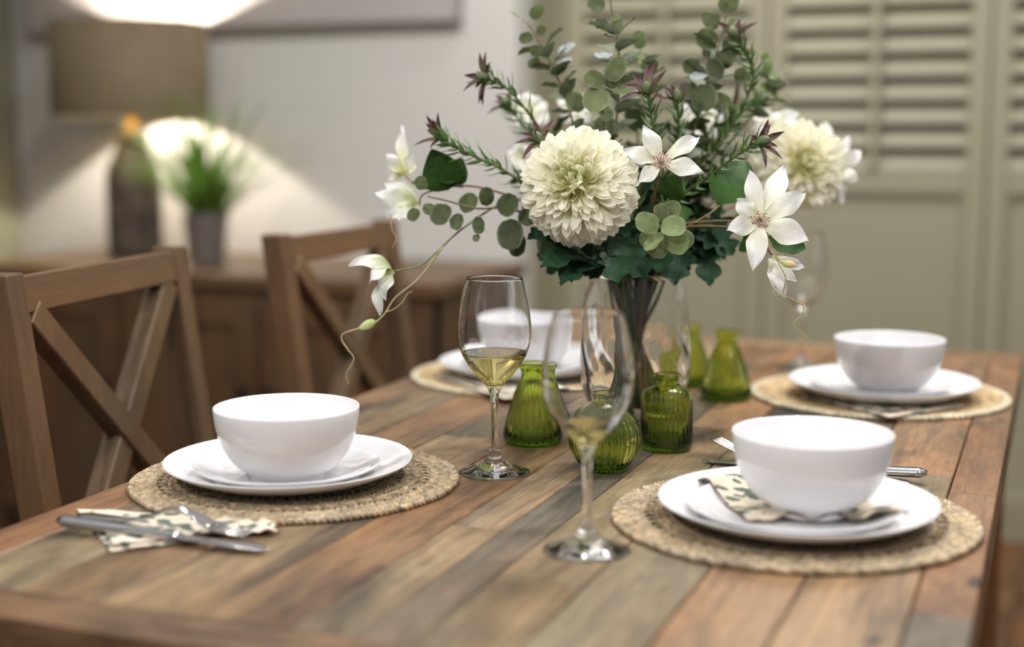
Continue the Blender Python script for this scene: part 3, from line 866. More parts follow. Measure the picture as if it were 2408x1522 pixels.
# ------------------------------------------------------------------ vase
VX, VY = -.503, 1.748
t = tag(bpy.data.objects.new('flower_vase', None), 'clear rippled glass vase in the middle of the table holding the bouquet', 'vase')
COL.objects.link(t); t.location = (VX, VY, TH)
VO = [(0, .002), (.040, .0), (.048, .0006), (.053, .004), (.0585, .015), (.0650, .035), (.0700, .058), (.0722, .080), (.0720, .104), (.0700, .130), (.0672, .155), (.0640, .178), (.0612, .196), (.0602, .2025), (.0590, .2035), (.0578, .2020)]
VI = [(.0590, .196), (.0616, .178), (.0646, .155), (.0672, .130), (.0690, .104), (.0690, .080), (.0665, .058), (.0612, .035), (.054, .018), (.045, .0115), (0, .010)]
def rf(r, z, a): # optic twist blown into the inside wall
    k = max(0, min(1, (z - .012) / .02)) * max(0, min(1, (.19 - z) / .04))
    return r * (1 + .013 * k * sin(9 * a + z * 42 + 1.4 * sin(z * 60)))
def dense(p):
    o = []
    for a, b in zip(p, p[1:]):
        for k in range(3): o.append((a[0] + (b[0] - a[0]) * k / 3, a[1] + (b[1] - a[1]) * k / 3))
    return o + [p[-1]]
m = MB(); m.lathe(VO, 128); n0 = len(m.v)
m2 = MB(); m2.lathe(dense(VI), 128, fn=rf)
last = [n0 - 128 + k for k in range(128)]
for p, c in zip(m2.v, m2.c): m.add(p, c)
for f in m2.f: m.f.append(tuple(i + n0 for i in f))
for k in range(128): m.f.append((last[k], last[(k + 1) % 128], n0 + (k + 1) % 128, n0 + k))
m.build('glass', M['vaseglass'], t, fix=True)
VT = t
# ------------------------------------------------------------------ bouquet
VORG = V((VX, VY, TH))
def crom(P, n=8):
    P = [V(p) for p in P]; Q_ = [P[0] * 2 - P[1]] + P + [P[-1] * 2 - P[-2]]; o = []
    for i in range(1, len(Q_) - 2):
        a, b, c, d = Q_[i - 1:i + 3]
        for k in range(n):
            t = k / n
            o.append(.5 * ((2 * b) + (c - a) * t + (2 * a - 5 * b + 4 * c - d) * t * t + (3 * b - a - 3 * c + d) * t ** 3))
    return o + [P[-1]]
GOLD = 2.39996
cnt = [0]
def mouth(tgt):
    """foot and neck points of a stem standing in the vase and leaning toward tgt"""
    d = V((tgt.x - VX, tgt.y - VY)); L = d.length; d = d / (L + 1e-6)
    k = min(.040, L * .5); cnt[0] += 1
    a = cnt[0] * GOLD
    foot = V((VX - d.x * .028 + .010 * cos(a), VY - d.y * .028 + .010 * sin(a), TH + .018))
    mo = V((VX + d.x * k + .008 * cos(a), VY + d.y * k + .008 * sin(a), TH + .205))
    return foot, mo
def spray(name, label, cat, group=None):
    return thing(name, VORG, label, cat, group)
def frame(T, up):
    T = T.normalized(); S = T.cross(up)
    if S.length < 1e-4: S = T.orthogonal()
    S.normalize(); return T, S, S.cross(T)
def petal(m, base, tip, w, up, bend=.1, cup=.15, wave=0.0, shape='lance', nu=12, nv=6, c0=(1, 1, 1), c1=(1, 1, 1), edge=None, twist=0.0, seed=0):
    base = V(base); tip = V(tip); L = (tip - base).length
    T, S, N = frame(tip - base, V(up)); rows = []
    for i in range(nu + 1):
        t = i / nu
        if shape == 'lance': ww = (sin(PI * t ** .85) ** .85) * (1 - .25 * t) * 1.1 + .10 * (1 - t)
        elif shape == 'clem': ww = (.30 + .70 * sin(PI * min(1, t / .96) * .5) ** 1.2) * (1 - max(0, (t - .46) / .54) ** 1.35) * (1 if t > .02 else .9)
        elif shape == 'round': ww = math.sqrt(max(0, 1 - (2 * t - 1) ** 2)) ** .85
        elif shape == 'ovate': ww = (sin(PI * t ** .72) ** .8)
        elif shape == 'spat': ww = (.36 + .64 * sin(PI * .5 * min(1, t / .75)) ** 1.3) * math.sqrt(max(0, 1 - max(0, (t - .78) / .22) ** 2))
        elif shape == 'lobed':
            lob = .50 + .50 * abs(sin(3.2 * PI * t + .3)); ww = sin(PI * t ** .75) ** .6 * lob
        else: ww = sin(PI * t)
        ww = max(ww, .012) * w * (.49 if shape == 'clem' else .5)
        row = []
        ph = twist * t
        St = S * cos(ph) + N * sin(ph); Nt = N * cos(ph) - S * sin(ph)
        for j in range(nv + 1):
            s = 2 * j / nv - 1
            p = base + T * (L * t) + N * (bend * L * sin(PI * .5 * t) * (1 - t) * 2 if bend else 0) + St * (s * ww)
            if shape == 'lobed': p += T * (abs(s) ** 1.5 * ww * .55)
            p += Nt * (cup * w * .5 * s * s * (ww / (w * .5) if w else 1))
            if wave: p += Nt * (wave * abs(s) * sin(t * (9 if shape == 'clem' else 13) + s * 2.2 + seed)) + (Nt * (-.05 * L * max(0, t - .6) ** 2 * 6) if shape == 'clem' else Nt * 0)
            k = t; c = [a + (b - a) * min(1, k * 1.4) for a, b in zip(c0, c1)]
            if edge and abs(s) > .8: c = [a * (1 - .5) + b * .5 for a, b in zip(c, edge)]
            row.append(m.add(p, c, (t, s)))
        rows.append(row)
    m.grid(rows)
def leafobj(parent, base, tip, w, up, mat='leaf', name='leaf', **k):
    m = MB(); petal(m, base, tip, w, up, **k)
    return m.build(name, M[mat], parent, org=VORG)
tocam = lambda p: (CAM - p).normalized()
STG = (.17, .24, .07); STB = (.24, .13, .07); STT = (.36, .25, .12)

# ---- chrysanthemums
def mum(c, rad, face, label, n=330, seed=1, stemto=None, leaves=()):
    g = random.Random(seed); t = spray('chrysanthemum', label, 'flower', 'cream chrysanthemums of the bouquet')
    face = face.normalized(); ax = face.orthogonal().normalized(); ay = face.cross(ax)
    def dirn(th, ph): return face * cos(th) + (ax * cos(ph) + ay * sin(ph)) * sin(th)
    m = MB()
    for i in range(n):
        f = (i + .5) / n; th = math.radians(126) * f ** .60; ph = i * GOLD + g.uniform(-.25, .25)
        d0 = dirn(max(0, th * .90 - .03), ph)
        inner = max(0, 1 - f * 9)
        rt = rad * (.86 + .15 * min(1, f * 3)) * g.uniform(.90, 1.05)
        if inner > 0: rt = rad * (.90 - .06 * inner) * g.uniform(.95, 1.05)
        th1 = th + .05 + .13 * f + g.uniform(-.12, .12) - .25 * inner * g.random(); d1 = dirn(max(.02, th1), ph + g.uniform(-.10, .10))
        b = c + d0 * rad * (.40 + .08 * f); tip = c + d1 * rt
        w = rad * (.115 + .060 * min(1, f * 2.2)) * g.uniform(.85, 1.2)
        k = 1 - .30 * inner
        c1 = (.955, .935, .78 + .08 * f); gr = (.78, .83, .42)
        tipc = [a * k + b_ * (1 - k) for a, b_ in zip(c1, gr)]
        basec = (.93, .86, .50) if f > .06 else (.74, .80, .36)
        petal(m, b, tip, w, d0 if f < .9 else d0, bend=g.uniform(.08, .26) * (1 if f > .12 else -.9), cup=g.uniform(.25, .55), shape='spat', nu=9, nv=4, c0=basec, c1=tipc, seed=i)
    m.build('flower_head', M['mum'], t, org=VORG)
    m = MB(); rows = [(0, -.0), (rad * .3, 0.0), (rad * .5, rad * .12), (rad * .46, rad * .45), (rad * .25, rad * .52), (0, rad * .55)]
    m.lathe(rows, 24, c=(.72, .74, .36)); Mx = face.to_track_quat('Z', 'Y').to_matrix()
    m.v = [tuple(c + Mx @ V((p[0], p[1], p[2] - rad * .12))) for p in m.v]
    m.build('flower_core', M['mum'], t, org=VORG)
    fo, mo = mouth(c); P = crom([fo, mo, (mo + c) * .5 + V((0, 0, -.01)) - face * rad * .6, c - face * rad * .35])
    m = MB(); m.tube(P, .0026, 8, STG); m.build('stem', M['stem'], t, org=VORG)
    for (bp_, tp, w) in leaves:
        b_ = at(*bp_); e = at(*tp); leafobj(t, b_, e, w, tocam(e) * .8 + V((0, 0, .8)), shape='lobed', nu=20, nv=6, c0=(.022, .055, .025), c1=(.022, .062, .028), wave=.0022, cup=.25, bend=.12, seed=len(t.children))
    return t
c = at(1362, 440, 1.640)
mum(c, .0685, tocam(c) + V((-.15, -.1, .28)), 'large cream chrysanthemum facing the camera, centre front of the bouquet', n=640, seed=4,
    leaves=[((1400, 600, 1.70), (1272, 630, 1.62), .045), ((1400, 620, 1.71), (1318, 672, 1.62), .038), ((1440, 590, 1.68), (1452, 668, 1.62), .045), ((1350, 570, 1.70), (1240, 560, 1.66), .04), ((1400, 560, 1.68), (1330, 655, 1.70), .05), ((1430, 560, 1.68), (1520, 655, 1.66), .05)])
c = at(1876, 392, 1.93)
mum(c, .064, tocam(c) + V((.45, -.1, .15)), 'blurred cream chrysanthemum at the right of the bouquet behind the pointed white flower', n=420, seed=9,
    leaves=[((1640, 560, 1.80), (1672, 672, 1.74), .045), ((1640, 540, 1.80), (1725, 600, 1.76), .05), ((1600, 570, 1.78), (1585, 672, 1.72), .05), ((1650, 520, 1.82), (1700, 560, 1.78), .04), ((1560, 560, 1.75), (1545, 640, 1.68), .05)])
c = at(1470, 470, 1.90)
mum(c, .055, tocam(c) + V((.1, .3, .5)), 'cream chrysanthemum mostly hidden behind the large front bloom', n=240, seed=12,
    leaves=[((1480, 560, 1.82), (1500, 660, 1.76), .05), ((1500, 540, 1.80), (1450, 640, 1.75), .05), ((1520, 560, 1.84), (1620, 640, 1.82), .05), ((1440, 560, 1.85), (1360, 650, 1.84), .05), ((1500, 520, 1.76), (1490, 600, 1.70), .04), ((1560, 500, 1.78), (1610, 570, 1.74), .045)])

# ---- white clematis
PW0 = (.86, .86, .62); PW1 = (.93, .92, .90)
def clem_flower(t, c, tips, w, face=None, seed=0, stam=True, up=None, bend=.10, base0=PW0):
    g = random.Random(seed); f = face if face is not None else tocam(c)
    f = f.normalized()
    for i, tp in enumerate(tips):
        e = tp if isinstance(tp, V) else at(*tp[:3])
        ww = tp[3] if (not isinstance(tp, V) and len(tp) > 3) else w
        d = (e - c); b = c + d.normalized() * .003
        m = MB(); petal(m, b, e, ww * g.uniform(.93, 1.07), f, bend=bend + g.uniform(-.05, .05), cup=g.uniform(-.05, .25), wave=.0034, shape='clem', nu=18, nv=8, c0=base0, c1=PW1, seed=seed + i * 1.7, twist=g.uniform(-.25, .25))
        m.build('petal', M['petal'], t, org=VORG)
    if stam:
        m = MB(); ax = f.orthogonal().normalized(); ay = f.cross(ax)
        for k in range(46):
            r = math.sqrt((k + .5) / 46); a = k * GOLD; dd = (ax * cos(a) + ay * sin(a))
            b = c + dd * .0025 * r + f * .001; l = .0085 - .0015 * r
            e = b + f * l * (1.05 - .45 * r) + dd * .0075 * r
            m.tube([b, (b + e) / 2 + f * .001, e], [.0005, .0004, .0004], 4, (.86, .80, .62))
            m.tube([e, e + (e - b).normalized() * .0016], [.0007, .0005], 5, (.42, .03, .14) if k % 3 else (.75, .62, .5))
        m.build('stamens', M['bract'], t, org=VORG)
def stem_(t, P, r0=.0018, r1=.0010, c=STB, name='stem'):
    P = crom(P); n = len(P)
    m = MB(); m.tube(P, [r0 + (r1 - r0) * i / n for i in range(n)], 7, c); return m.build(name, M['stem'], t, org=VORG)
def bud(t, b, e, w=.009, c0=(.55, .62, .20), c1=(.80, .62, .38)):
    m = MB(); d = e - b; n = 12; pts = [b + d * i / n for i in range(n + 1)]
    rr = [max(.0006, w * .5 * sin(PI * min(1, (i / n) ** .8 * .96 + .02)) ** .8) for i in range(n + 1)]
    cs = [tuple(x + (y - x) * min(1, i / n * 1.5) for x, y in zip(c0, c1)) for i in range(n + 1)]
    m.tube(pts, rr, 12, cs); return m.build('bud', M['petal'], t, org=VORG)
GL0 = (.036, .085, .016); GL1 = (.034, .088, .018)
def gleaf(t, b, e, w, **k):
    e_ = at(*e); k.setdefault('up', tocam(e_) + V((0, 0, .6))); up = k.pop('up')
    return leafobj(t, at(*b), e_, w, up, shape='ovate', nu=16, nv=8, c0=GL0, c1=GL1, cup=.2, wave=.001, **k)
CG = 'white clematis sprays of the bouquet'
# front right pair
t = spray('clematis_spray', 'white clematis spray trailing down at the right front of the bouquet, with bud and tendrils', 'flower', CG)
c = at(1787, 519, 1.585)
clem_flower(t, c, [(1895, 453, 1.60, .036), (1903, 566, 1.575, .040), (1772, 634, 1.56, .034), (1709, 541, 1.575, .030), (1731, 468, 1.60, .028), (1762, 397, 1.60, .027), (1850, 384, 1.63, .034)], .034, seed=3)
fo, mo = mouth(c)
stem_(t, [fo, mo, at(1560, 545, 1.70), at(1650, 522, 1.64), c - tocam(c) * .004])
stem_(t, [at(1560, 545, 1.70), at(1640, 532, 1.66), at(1740, 540, 1.62), at(1790, 570, 1.60), at(1815, 600, 1.60)], .0015, .001)
c2 = at(1810, 603, 1.60)
clem_flower(t, c2, [(1846, 702, 1.60, .026), (1872, 662, 1.585, .026), (1895, 630, 1.61, .018), (1838, 690, 1.575, .024)], .024, seed=8, stam=False, face=tocam(c2), bend=.16)
stem_(t, [at(1798, 545, 1.585), at(1815, 580, 1.575), at(1822, 600, 1.57), at(1838, 620, 1.57)], .0009, .0007, STT)
bud(t, at(1838, 619, 1.57), at(1874, 625, 1.565), .0085)
stem_(t, [at(1800, 545, 1.585), at(1806, 575, 1.575), at(1826, 610, 1.565), at(1848, 655, 1.56), at(1842, 690, 1.56), at(1865, 705, 1.56), at(1889, 720, 1.56), at(1884, 742, 1.56), at(1865, 762, 1.56), at(1880, 780, 1.56), at(1900, 795, 1.56), at(1905, 816, 1.56)], .0008, .0005, (.34, .33, .16), 'tendril')
stem_(t, [at(1826, 672, 1.58), at(1818, 682, 1.575), at(1824, 696, 1.57), at(1838, 694, 1.57)], .0007, .0005, (.34, .30, .16), 'tendril')
gleaf(t, (1805, 560, 1.62), (1897, 586, 1.63), .036); gleaf(t, (1790, 560, 1.63), (1738, 590, 1.64), .026)
gleaf(t, (1695, 482, 1.66), (1755, 378, 1.70), .052)
stem_(t, [at(1620, 530, 1.68), at(1665, 505, 1.665), at(1693, 483, 1.66)], .0012, .001, (.30, .28, .12))
# top middle
t = spray('clematis_spray', 'white clematis bloom between the big front chrysanthemum and the leafy stems', 'flower', CG)
c = at(1555, 383, 1.615)
clem_flower(t, c, [(1512, 294, 1.62, .029), (1646, 320, 1.64, .027), (1654, 404, 1.60, .030), (1503, 431, 1.60, .024), (1465, 352, 1.62, .030)], .032, seed=21, face=tocam(c) + V((.1, 0, .35)))
fo, mo = mouth(c); stem_(t, [fo, mo, at(1530, 520, 1.72), c - tocam(c) * .004])
gleaf(t, (1575, 470, 1.70), (1592, 412, 1.68), .034); gleaf(t, (1600, 480, 1.72), (1560, 545, 1.68), .04)
# left blooms
t = spray('clematis_spray', 'white clematis spray reaching left over the second chair, with one drooping bloom', 'flower', CG)
c = at(952, 412, 1.78)
clem_flower(t, c, [(943, 292, 1.80, .022), (908, 362, 1.77, .026), (972, 362, 1.76, .024), (905, 412, 1.79, .022), (975, 385, 1.80, .022)], .026, seed=31, stam=False, face=tocam(c) + V((-.3, 0, .3)), base0=(.80, .80, .32))
cb = at(985, 482, 1.755)
clem_flower(t, cb, [(878, 452, 1.75, .028), (902, 424, 1.77, .026), (897, 508, 1.74, .028), (930, 425, 1.78, .024), (935, 520, 1.73, .024)], .028, seed=33, stam=False, face=tocam(cb) + V((-.3, 0, .2)), base0=(.76, .82, .42))
fo, mo = mouth(c)
stem_(t, [fo, mo, at(1330, 520, 1.74), at(1180, 455, 1.74), at(1085, 437, 1.745), at(1000, 455, 1.75), cb])
stem_(t, [at(1030, 445, 1.75), at(985, 440, 1.765), c], .0013, .001)
stem_(t, [at(1250, 470, 1.74), at(1180, 478, 1.72), at(1085, 540, 1.70), at(1030, 590, 1.69), at(985, 625, 1.68), at(930, 637, 1.675)], .0016, .001, (.20, .23, .13))
c7 = at(926, 633, 1.675)
clem_flower(t, c7, [(820, 622, 1.665, .028), (890, 742, 1.67, .026), (868, 665, 1.65, .026), (905, 705, 1.655, .026)], .026, seed=35, stam=False, face=tocam(c7) * .7 + V((-.4, 0, .5)), bend=.25, base0=(.72, .80, .42))
stem_(t, [at(1040, 582, 1.69), at(985, 655, 1.675), at(930, 700, 1.66), at(905, 738, 1.655), at(880, 762, 1.65)], .0014, .0012, (.33, .31, .17))
bud(t, at(884, 755, 1.65), at(843, 774, 1.645), .0115, (.42, .55, .16), (.66, .72, .36))
stem_(t, [at(845, 772, 1.645), at(808, 785, 1.645), at(804, 800, 1.645), at(818, 822, 1.64), at(832, 845, 1.64), at(815, 880, 1.64), at(820, 905, 1.64)], .0013, .0008, (.36, .28, .14), 'tendril')
stem_(t, [at(905, 735, 1.655), at(925, 728, 1.65), at(945, 712, 1.648), at(958, 692, 1.65), at(970, 686, 1.65)], .0009, .0006, (.36, .31, .17), 'tendril')
stem_(t, [at(918, 505, 1.74), at(922, 540, 1.735), at(932, 560, 1.735), at(922, 585, 1.735)], .0009, .0006, (.40, .31, .20), 'tendril')
gleaf(t, (1052, 448, 1.74), (1015, 350, 1.72), .050, up=V((.3, -.8, .3))); gleaf(t, (1075, 405, 1.745), (1010, 420, 1.735), .034)
gleaf(t, (1090, 440, 1.75), (968, 430, 1.76), .040, up=V((0, -.3, 1))); gleaf(t, (1062, 430, 1.75), (1088, 372, 1.74), .036)
# right rear
t = spray('clematis_spray', 'blurred white clematis bloom furthest right in the bouquet', 'flower', CG)
c = at(1958, 395, 1.93)
clem_flower(t, c, [(1996, 318, 1.95, .032), (2028, 355, 1.94, .030), (1983, 478, 1.93, .028), (2018, 425, 1.92, .028), (1942, 285, 1.96, .026), (1935, 470, 1.94, .026)], .03, seed=41, stam=False, face=tocam(c) + V((.8, 0, .2)))
fo, mo = mouth(c); stem_(t, [fo, mo, at(1700, 500, 1.86), at(1850, 440, 1.93), c])
bud(t, at(1975, 420, 1.93), at(2022, 424, 1.93), .008)
# rear ones seen between leaves
for k, (px, py, d, tips, lab) in enumerate([
    (1812, 300, 1.98, [(1782, 258, 2.0), (1850, 268, 2.0), (1880, 262, 1.98), (1770, 300, 1.97), (1838, 335, 1.96)], 'blurred white clematis bloom just above the rear right chrysanthemum'),
    (1650, 290, 1.96, [(1600, 245, 1.97), (1700, 262, 1.97), (1610, 310, 1.95), (1690, 320, 1.95), (1640, 240, 1.98), (1655, 350, 1.95)], 'blurred white clematis bloom deep between the upper leafy stems'),
    (1245, 262, 1.97, [(1205, 228, 1.97), (1285, 240, 1.98), (1215, 300, 1.96), (1290, 290, 1.96), (1240, 215, 1.98)], 'blurred white clematis bloom at the upper left behind the needle leaved stems'),
    (1230, 370, 1.88, [(1195, 350, 1.88), (1205, 395, 1.87), (1260, 340, 1.9), (1240, 420, 1.88)], 'white clematis bloom peeking out left behind the large chrysanthemum'),
    (1635, 470, 1.92, [(1600, 420, 1.92), (1690, 430, 1.92), (1600, 520, 1.91), (1670, 520, 1.9), (1640, 400, 1.93)], 'blurred cream clematis bloom low in the middle right of the bouquet'),
    (1350, 250, 1.99, [(1310, 225, 1.99), (1400, 240, 1.98), (1330, 290, 1.98), (1385, 290, 1.98)], 'blurred white clematis bloom above the large chrysanthemum')]):
    t = spray('clematis_spray', lab, 'flower', CG); c = at(px, py, d)
    clem_flower(t, c, tips, .036, seed=50 + k, stam=False, face=tocam(c) + V((0, 0, .4)))
    fo, mo = mouth(c); stem_(t, [fo, mo, (mo + c) * .5, c])

# ---- maroon needle-leaved stems
def redstar(path, cone, tips, label, seed, nneed=64, L=.026):
    g = random.Random(seed); t = spray('conebush_stem', label, 'flower', 'maroon tipped needle leaved stems of the bouquet')
    c = at(*cone); fo, mo = mouth(at(*path[0])); P = crom([fo, mo] + [at(*p) for p in path] + [c], 10)
    n = len(P); m = MB(); m.tube(P, [.0022 - .0008 * i / n for i in range(n)], 7, (.15, .16, .06)); m.build('stem', M['stem'], t, org=VORG)
    ax = (P[-1] - P[-4]).normalized()
    m = MB()
    cl = [V(P[i]) for i in range(n)]; start = 14
    for k in range(nneed):
        f = start + (n - start - 2) * k / nneed; i = int(f); p = cl[i].lerp(cl[min(i + 1, n - 1)], f - i)
        T = (cl[min(i + 1, n - 1)] - cl[i]).normalized(); o = T.orthogonal().normalized(); a = k * GOLD
        o = o * cos(a) + T.cross(o) * sin(a)
        l = L * g.uniform(.7, 1.15); e = p + T * l * .68 + o * l * g.uniform(.45, .9)
        v = g.uniform(.7, 1.25); cc = (.10 * v, .19 * v, .06 * v)
        petal(m, p, e, .0044, T, bend=-.12, cup=.3, shape='lance', nu=5, nv=2, c0=cc, c1=tuple(x * 1.25 for x in cc))
    m.build('needle_leaves', M['stem'], t, org=VORG)
    m = MB()
    for k, tp in enumerate(tips):
        e = at(*tp[:3]); d = e - c; b = c - ax * .003 + d.normalized() * .002
        v = g.uniform(.75, 1.2)
        petal(m, b, e, g.uniform(.0064, .0084), ax * .9 + tocam(e) * .6, bend=g.uniform(.05, .18), cup=.45, shape='lance', nu=10, nv=4, c0=(.20 * v, .15 * v, .08 * v), c1=(.060 * v, .011 * v, .020 * v))
    m.build('bracts', M['bract'], t, org=VORG)
    m = MB(); rr = .0066
    prof = []; nz = 14
    for i in range(nz + 1):
        u = i / nz; prof.append((rr * sin(PI * (.12 + .86 * u)) ** .7 * (1 if i % 2 else .88) if 0 < i < nz else (0.0), -.004 + .0165 * u))
    m.lathe(prof, 20, fn=lambda r, z, a: r * (1 + .07 * sin(8 * a + z * 900)), c=(.16, .20, .105))
    Mx = ax.to_track_quat('Z', 'Y').to_matrix(); m.v = [tuple(c + Mx @ V(p)) for p in m.v]
    m.build('cone', M['cone'], t, org=VORG)
    return t
redstar([(1400, 480, 1.76), (1290, 330, 1.76), (1210, 225, 1.755), (1165, 193, 1.75)], (1140, 183, 1.745),
        [(1128, 123, 1.75), (1143, 120, 1.745), (1153, 145, 1.74), (1090, 177, 1.74), (1088, 216, 1.735), (1126, 246, 1.74), (1136, 249, 1.75), (1118, 208, 1.74), (1147, 150, 1.76)], 'maroon tipped stem pointing left, topmost on the left side of the bouquet', 1)
redstar([(1330, 520, 1.72), (1200, 410, 1.70), (1120, 370, 1.70), (1060, 340, 1.70)], (1038, 322, 1.70),
        [(1002, 270, 1.70), (1030, 264, 1.70), (1000, 290, 1.69), (971, 343, 1.695), (1010, 350, 1.69), (1004, 305, 1.71), (1017, 280, 1.71)], 'maroon tipped stem reaching furthest left above the glossy green leaves', 2, 80)
redstar([(1380, 520, 1.76), (1310, 400, 1.70)], (1268, 330, 1.68),
        [(1253, 277, 1.69), (1303, 281, 1.68), (1221, 312, 1.675), (1209, 338, 1.67), (1228, 376, 1.665), (1262, 300, 1.66), (1300, 320, 1.69)], 'maroon bracts tucked against the upper left edge of the large chrysanthemum', 3, 30)
redstar([(1500, 480, 1.78), (1535, 330, 1.71), (1530, 265, 1.69)], (1522, 215, 1.68),
        [(1455, 235, 1.67), (1466, 200, 1.68), (1487, 172, 1.69), (1523, 150, 1.70), (1541, 146, 1.69), (1568, 164, 1.69), (1566, 234, 1.67), (1500, 178, 1.70), (1480, 215, 1.66)], 'sharp maroon star shaped bracts standing above the middle clematis bloom', 4, 50)
redstar([(1530, 480, 1.80), (1585, 380, 1.76), (1596, 300, 1.75)], (1592, 232, 1.74),
        [(1555, 204, 1.74), (1615, 193, 1.74), (1552, 235, 1.73), (1628, 225, 1.74), (1575, 200, 1.75)], 'smaller maroon tipped stem just right of the tall star shaped one', 5, 60)
redstar([(1560, 480, 1.84), (1700, 330, 1.83), (1770, 190, 1.80), (1755, 130, 1.79)], (1727, 82, 1.78),
        [(1686, 50, 1.78), (1700, 95, 1.77), (1742, 44, 1.78), (1783, 52, 1.78), (1762, 52, 1.79), (1712, 60, 1.79), (1745, 95, 1.77)], 'maroon tipped stem at the very top right of the bouquet', 6, 90)
redstar([(1560, 500, 1.76), (1660, 420, 1.69), (1740, 360, 1.655)], (1788, 335, 1.64),
        [(1807, 279, 1.645), (1812, 291, 1.65), (1845, 309, 1.64), (1830, 346, 1.635), (1842, 376, 1.63), (1801, 398, 1.625), (1795, 300, 1.64), (1765, 318, 1.64)], 'maroon bracts in front of the rear right chrysanthemum', 7, 74)
redstar([(1370, 450, 1.86), (1270, 340, 1.88), (1210, 270, 1.89)], (1192, 248, 1.89),
        [(1165, 222, 1.89), (1145, 269, 1.88), (1158, 240, 1.88), (1200, 215, 1.90)], 'blurred maroon tipped stem below the topmost left one', 8, 70)
redstar([(1580, 470, 1.86), (1660, 360, 1.86), (1740, 270, 1.86)], (1790, 235, 1.86),
        [(1805, 215, 1.86), (1800, 250, 1.86), (1770, 215, 1.86)], 'blurred needle leaved stem low among the right hand foliage', 9, 90)
redstar([(1560, 500, 1.90), (1620, 420, 1.90), (1690, 330, 1.90)], (1722, 262, 1.90),
        [(1735, 190, 1.90), (1700, 230, 1.90), (1752, 240, 1.90)], 'blurred needle leaved stem behind the dark round leaves', 10, 90)

# ---- eucalyptus
E0 = (.125, .155, .070); E1 = (.150, .185, .082); EB = (.36, .41, .40)
def euca(path, leaves, label, seed, auto=(), size=.030, grp='eucalyptus branches of the bouquet', col=(.17, .14, .08)):
    """leaves: (px,py centre, depth, diameter px, stem px,py) ; auto: (from,to,pairs) along the stem"""
    g = random.Random(seed); t = spray('eucalyptus_branch', label, 'foliage', grp)
    pts = [at(*p) for p in path]; fo, mo = mouth(pts[0]); P = crom([fo, mo] + pts, 10); n = len(P)
    m = MB(); m.tube(P, [.0023 - .0014 * i / n for i in range(n)], 7, col); m.build('stem', M['stem'], t, org=VORG)
    for (x, y, d, dia, sx, sy, *nn) in leaves:
        c = at(x, y, d); r = dia / FPX * d / 2; s = at(sx, sy, d + .004); dv = (c - s)
        if dv.length < .001: dv = V((0, 0, 1))
        dv.normalize(); up = V(nn[0]) if nn else tocam(c) + V((g.uniform(-.35, .35), g.uniform(-.3, .3), g.uniform(-.1, .45)))
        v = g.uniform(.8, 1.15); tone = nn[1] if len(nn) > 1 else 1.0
        if tone == 'pale': A0 = A1 = (.60, .64, .66); tone = 1.0  # reflected light and the bluish underside both put into the leaf colour
        elif tone == 'pale_green': A0, A1 = (.20, .26, .10), (.23, .30, .13); tone = 1.0  # front cluster leaves have a paler green of their own
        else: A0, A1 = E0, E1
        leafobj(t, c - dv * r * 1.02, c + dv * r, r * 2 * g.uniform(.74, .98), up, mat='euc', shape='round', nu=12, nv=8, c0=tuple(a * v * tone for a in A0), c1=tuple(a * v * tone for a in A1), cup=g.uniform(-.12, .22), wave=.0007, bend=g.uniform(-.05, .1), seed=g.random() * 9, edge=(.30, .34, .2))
    for (f0, f1, pairs, sz) in auto:
        for k in range(pairs):
            f = f0 + (f1 - f0) * (k + .5) / pairs; i = min(n - 2, int(f * (n - 1))); p = V(P[i]); T = (V(P[i + 1]) - p).normalized()
            o = T.orthogonal().normalized(); a = k * 1.571 + g.uniform(-.3, .3)
            o = o * cos(a) + T.cross(o) * sin(a)
            for s in (-1, 1):
                l = sz * g.uniform(.8, 1.15); b = p + o * s * .003; e = b + (o * s + T * g.uniform(.25, .7)).normalized() * l
                v = g.uniform(.7, 1.2); k2 = g.random(); c0_ = tuple((a1 * (1 - .25 * k2) + b1 * .25 * k2) * v for a1, b1 in zip(E0, EB))
                leafobj(t, b, e, l * g.uniform(.68, .92), T + o * s * .3, mat='euc', shape='round', nu=9, nv=6, c0=c0_, c1=c0_, cup=g.uniform(.05, .35), wave=.0006, bend=g.uniform(0, .12), seed=g.random() * 9)
    return t
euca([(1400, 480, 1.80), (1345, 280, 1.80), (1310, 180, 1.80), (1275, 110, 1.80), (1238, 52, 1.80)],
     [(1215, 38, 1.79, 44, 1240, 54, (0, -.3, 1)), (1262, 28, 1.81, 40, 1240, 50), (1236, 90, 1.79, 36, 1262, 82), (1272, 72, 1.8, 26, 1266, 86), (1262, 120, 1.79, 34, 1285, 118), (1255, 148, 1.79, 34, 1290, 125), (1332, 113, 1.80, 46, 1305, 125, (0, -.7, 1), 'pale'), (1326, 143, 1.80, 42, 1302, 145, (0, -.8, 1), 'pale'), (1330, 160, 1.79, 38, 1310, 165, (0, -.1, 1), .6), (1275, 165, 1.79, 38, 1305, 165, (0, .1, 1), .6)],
     'eucalyptus branch rising to the top left with sparse small leaves', 61, [(.40, .85, 9, .030)], .02)
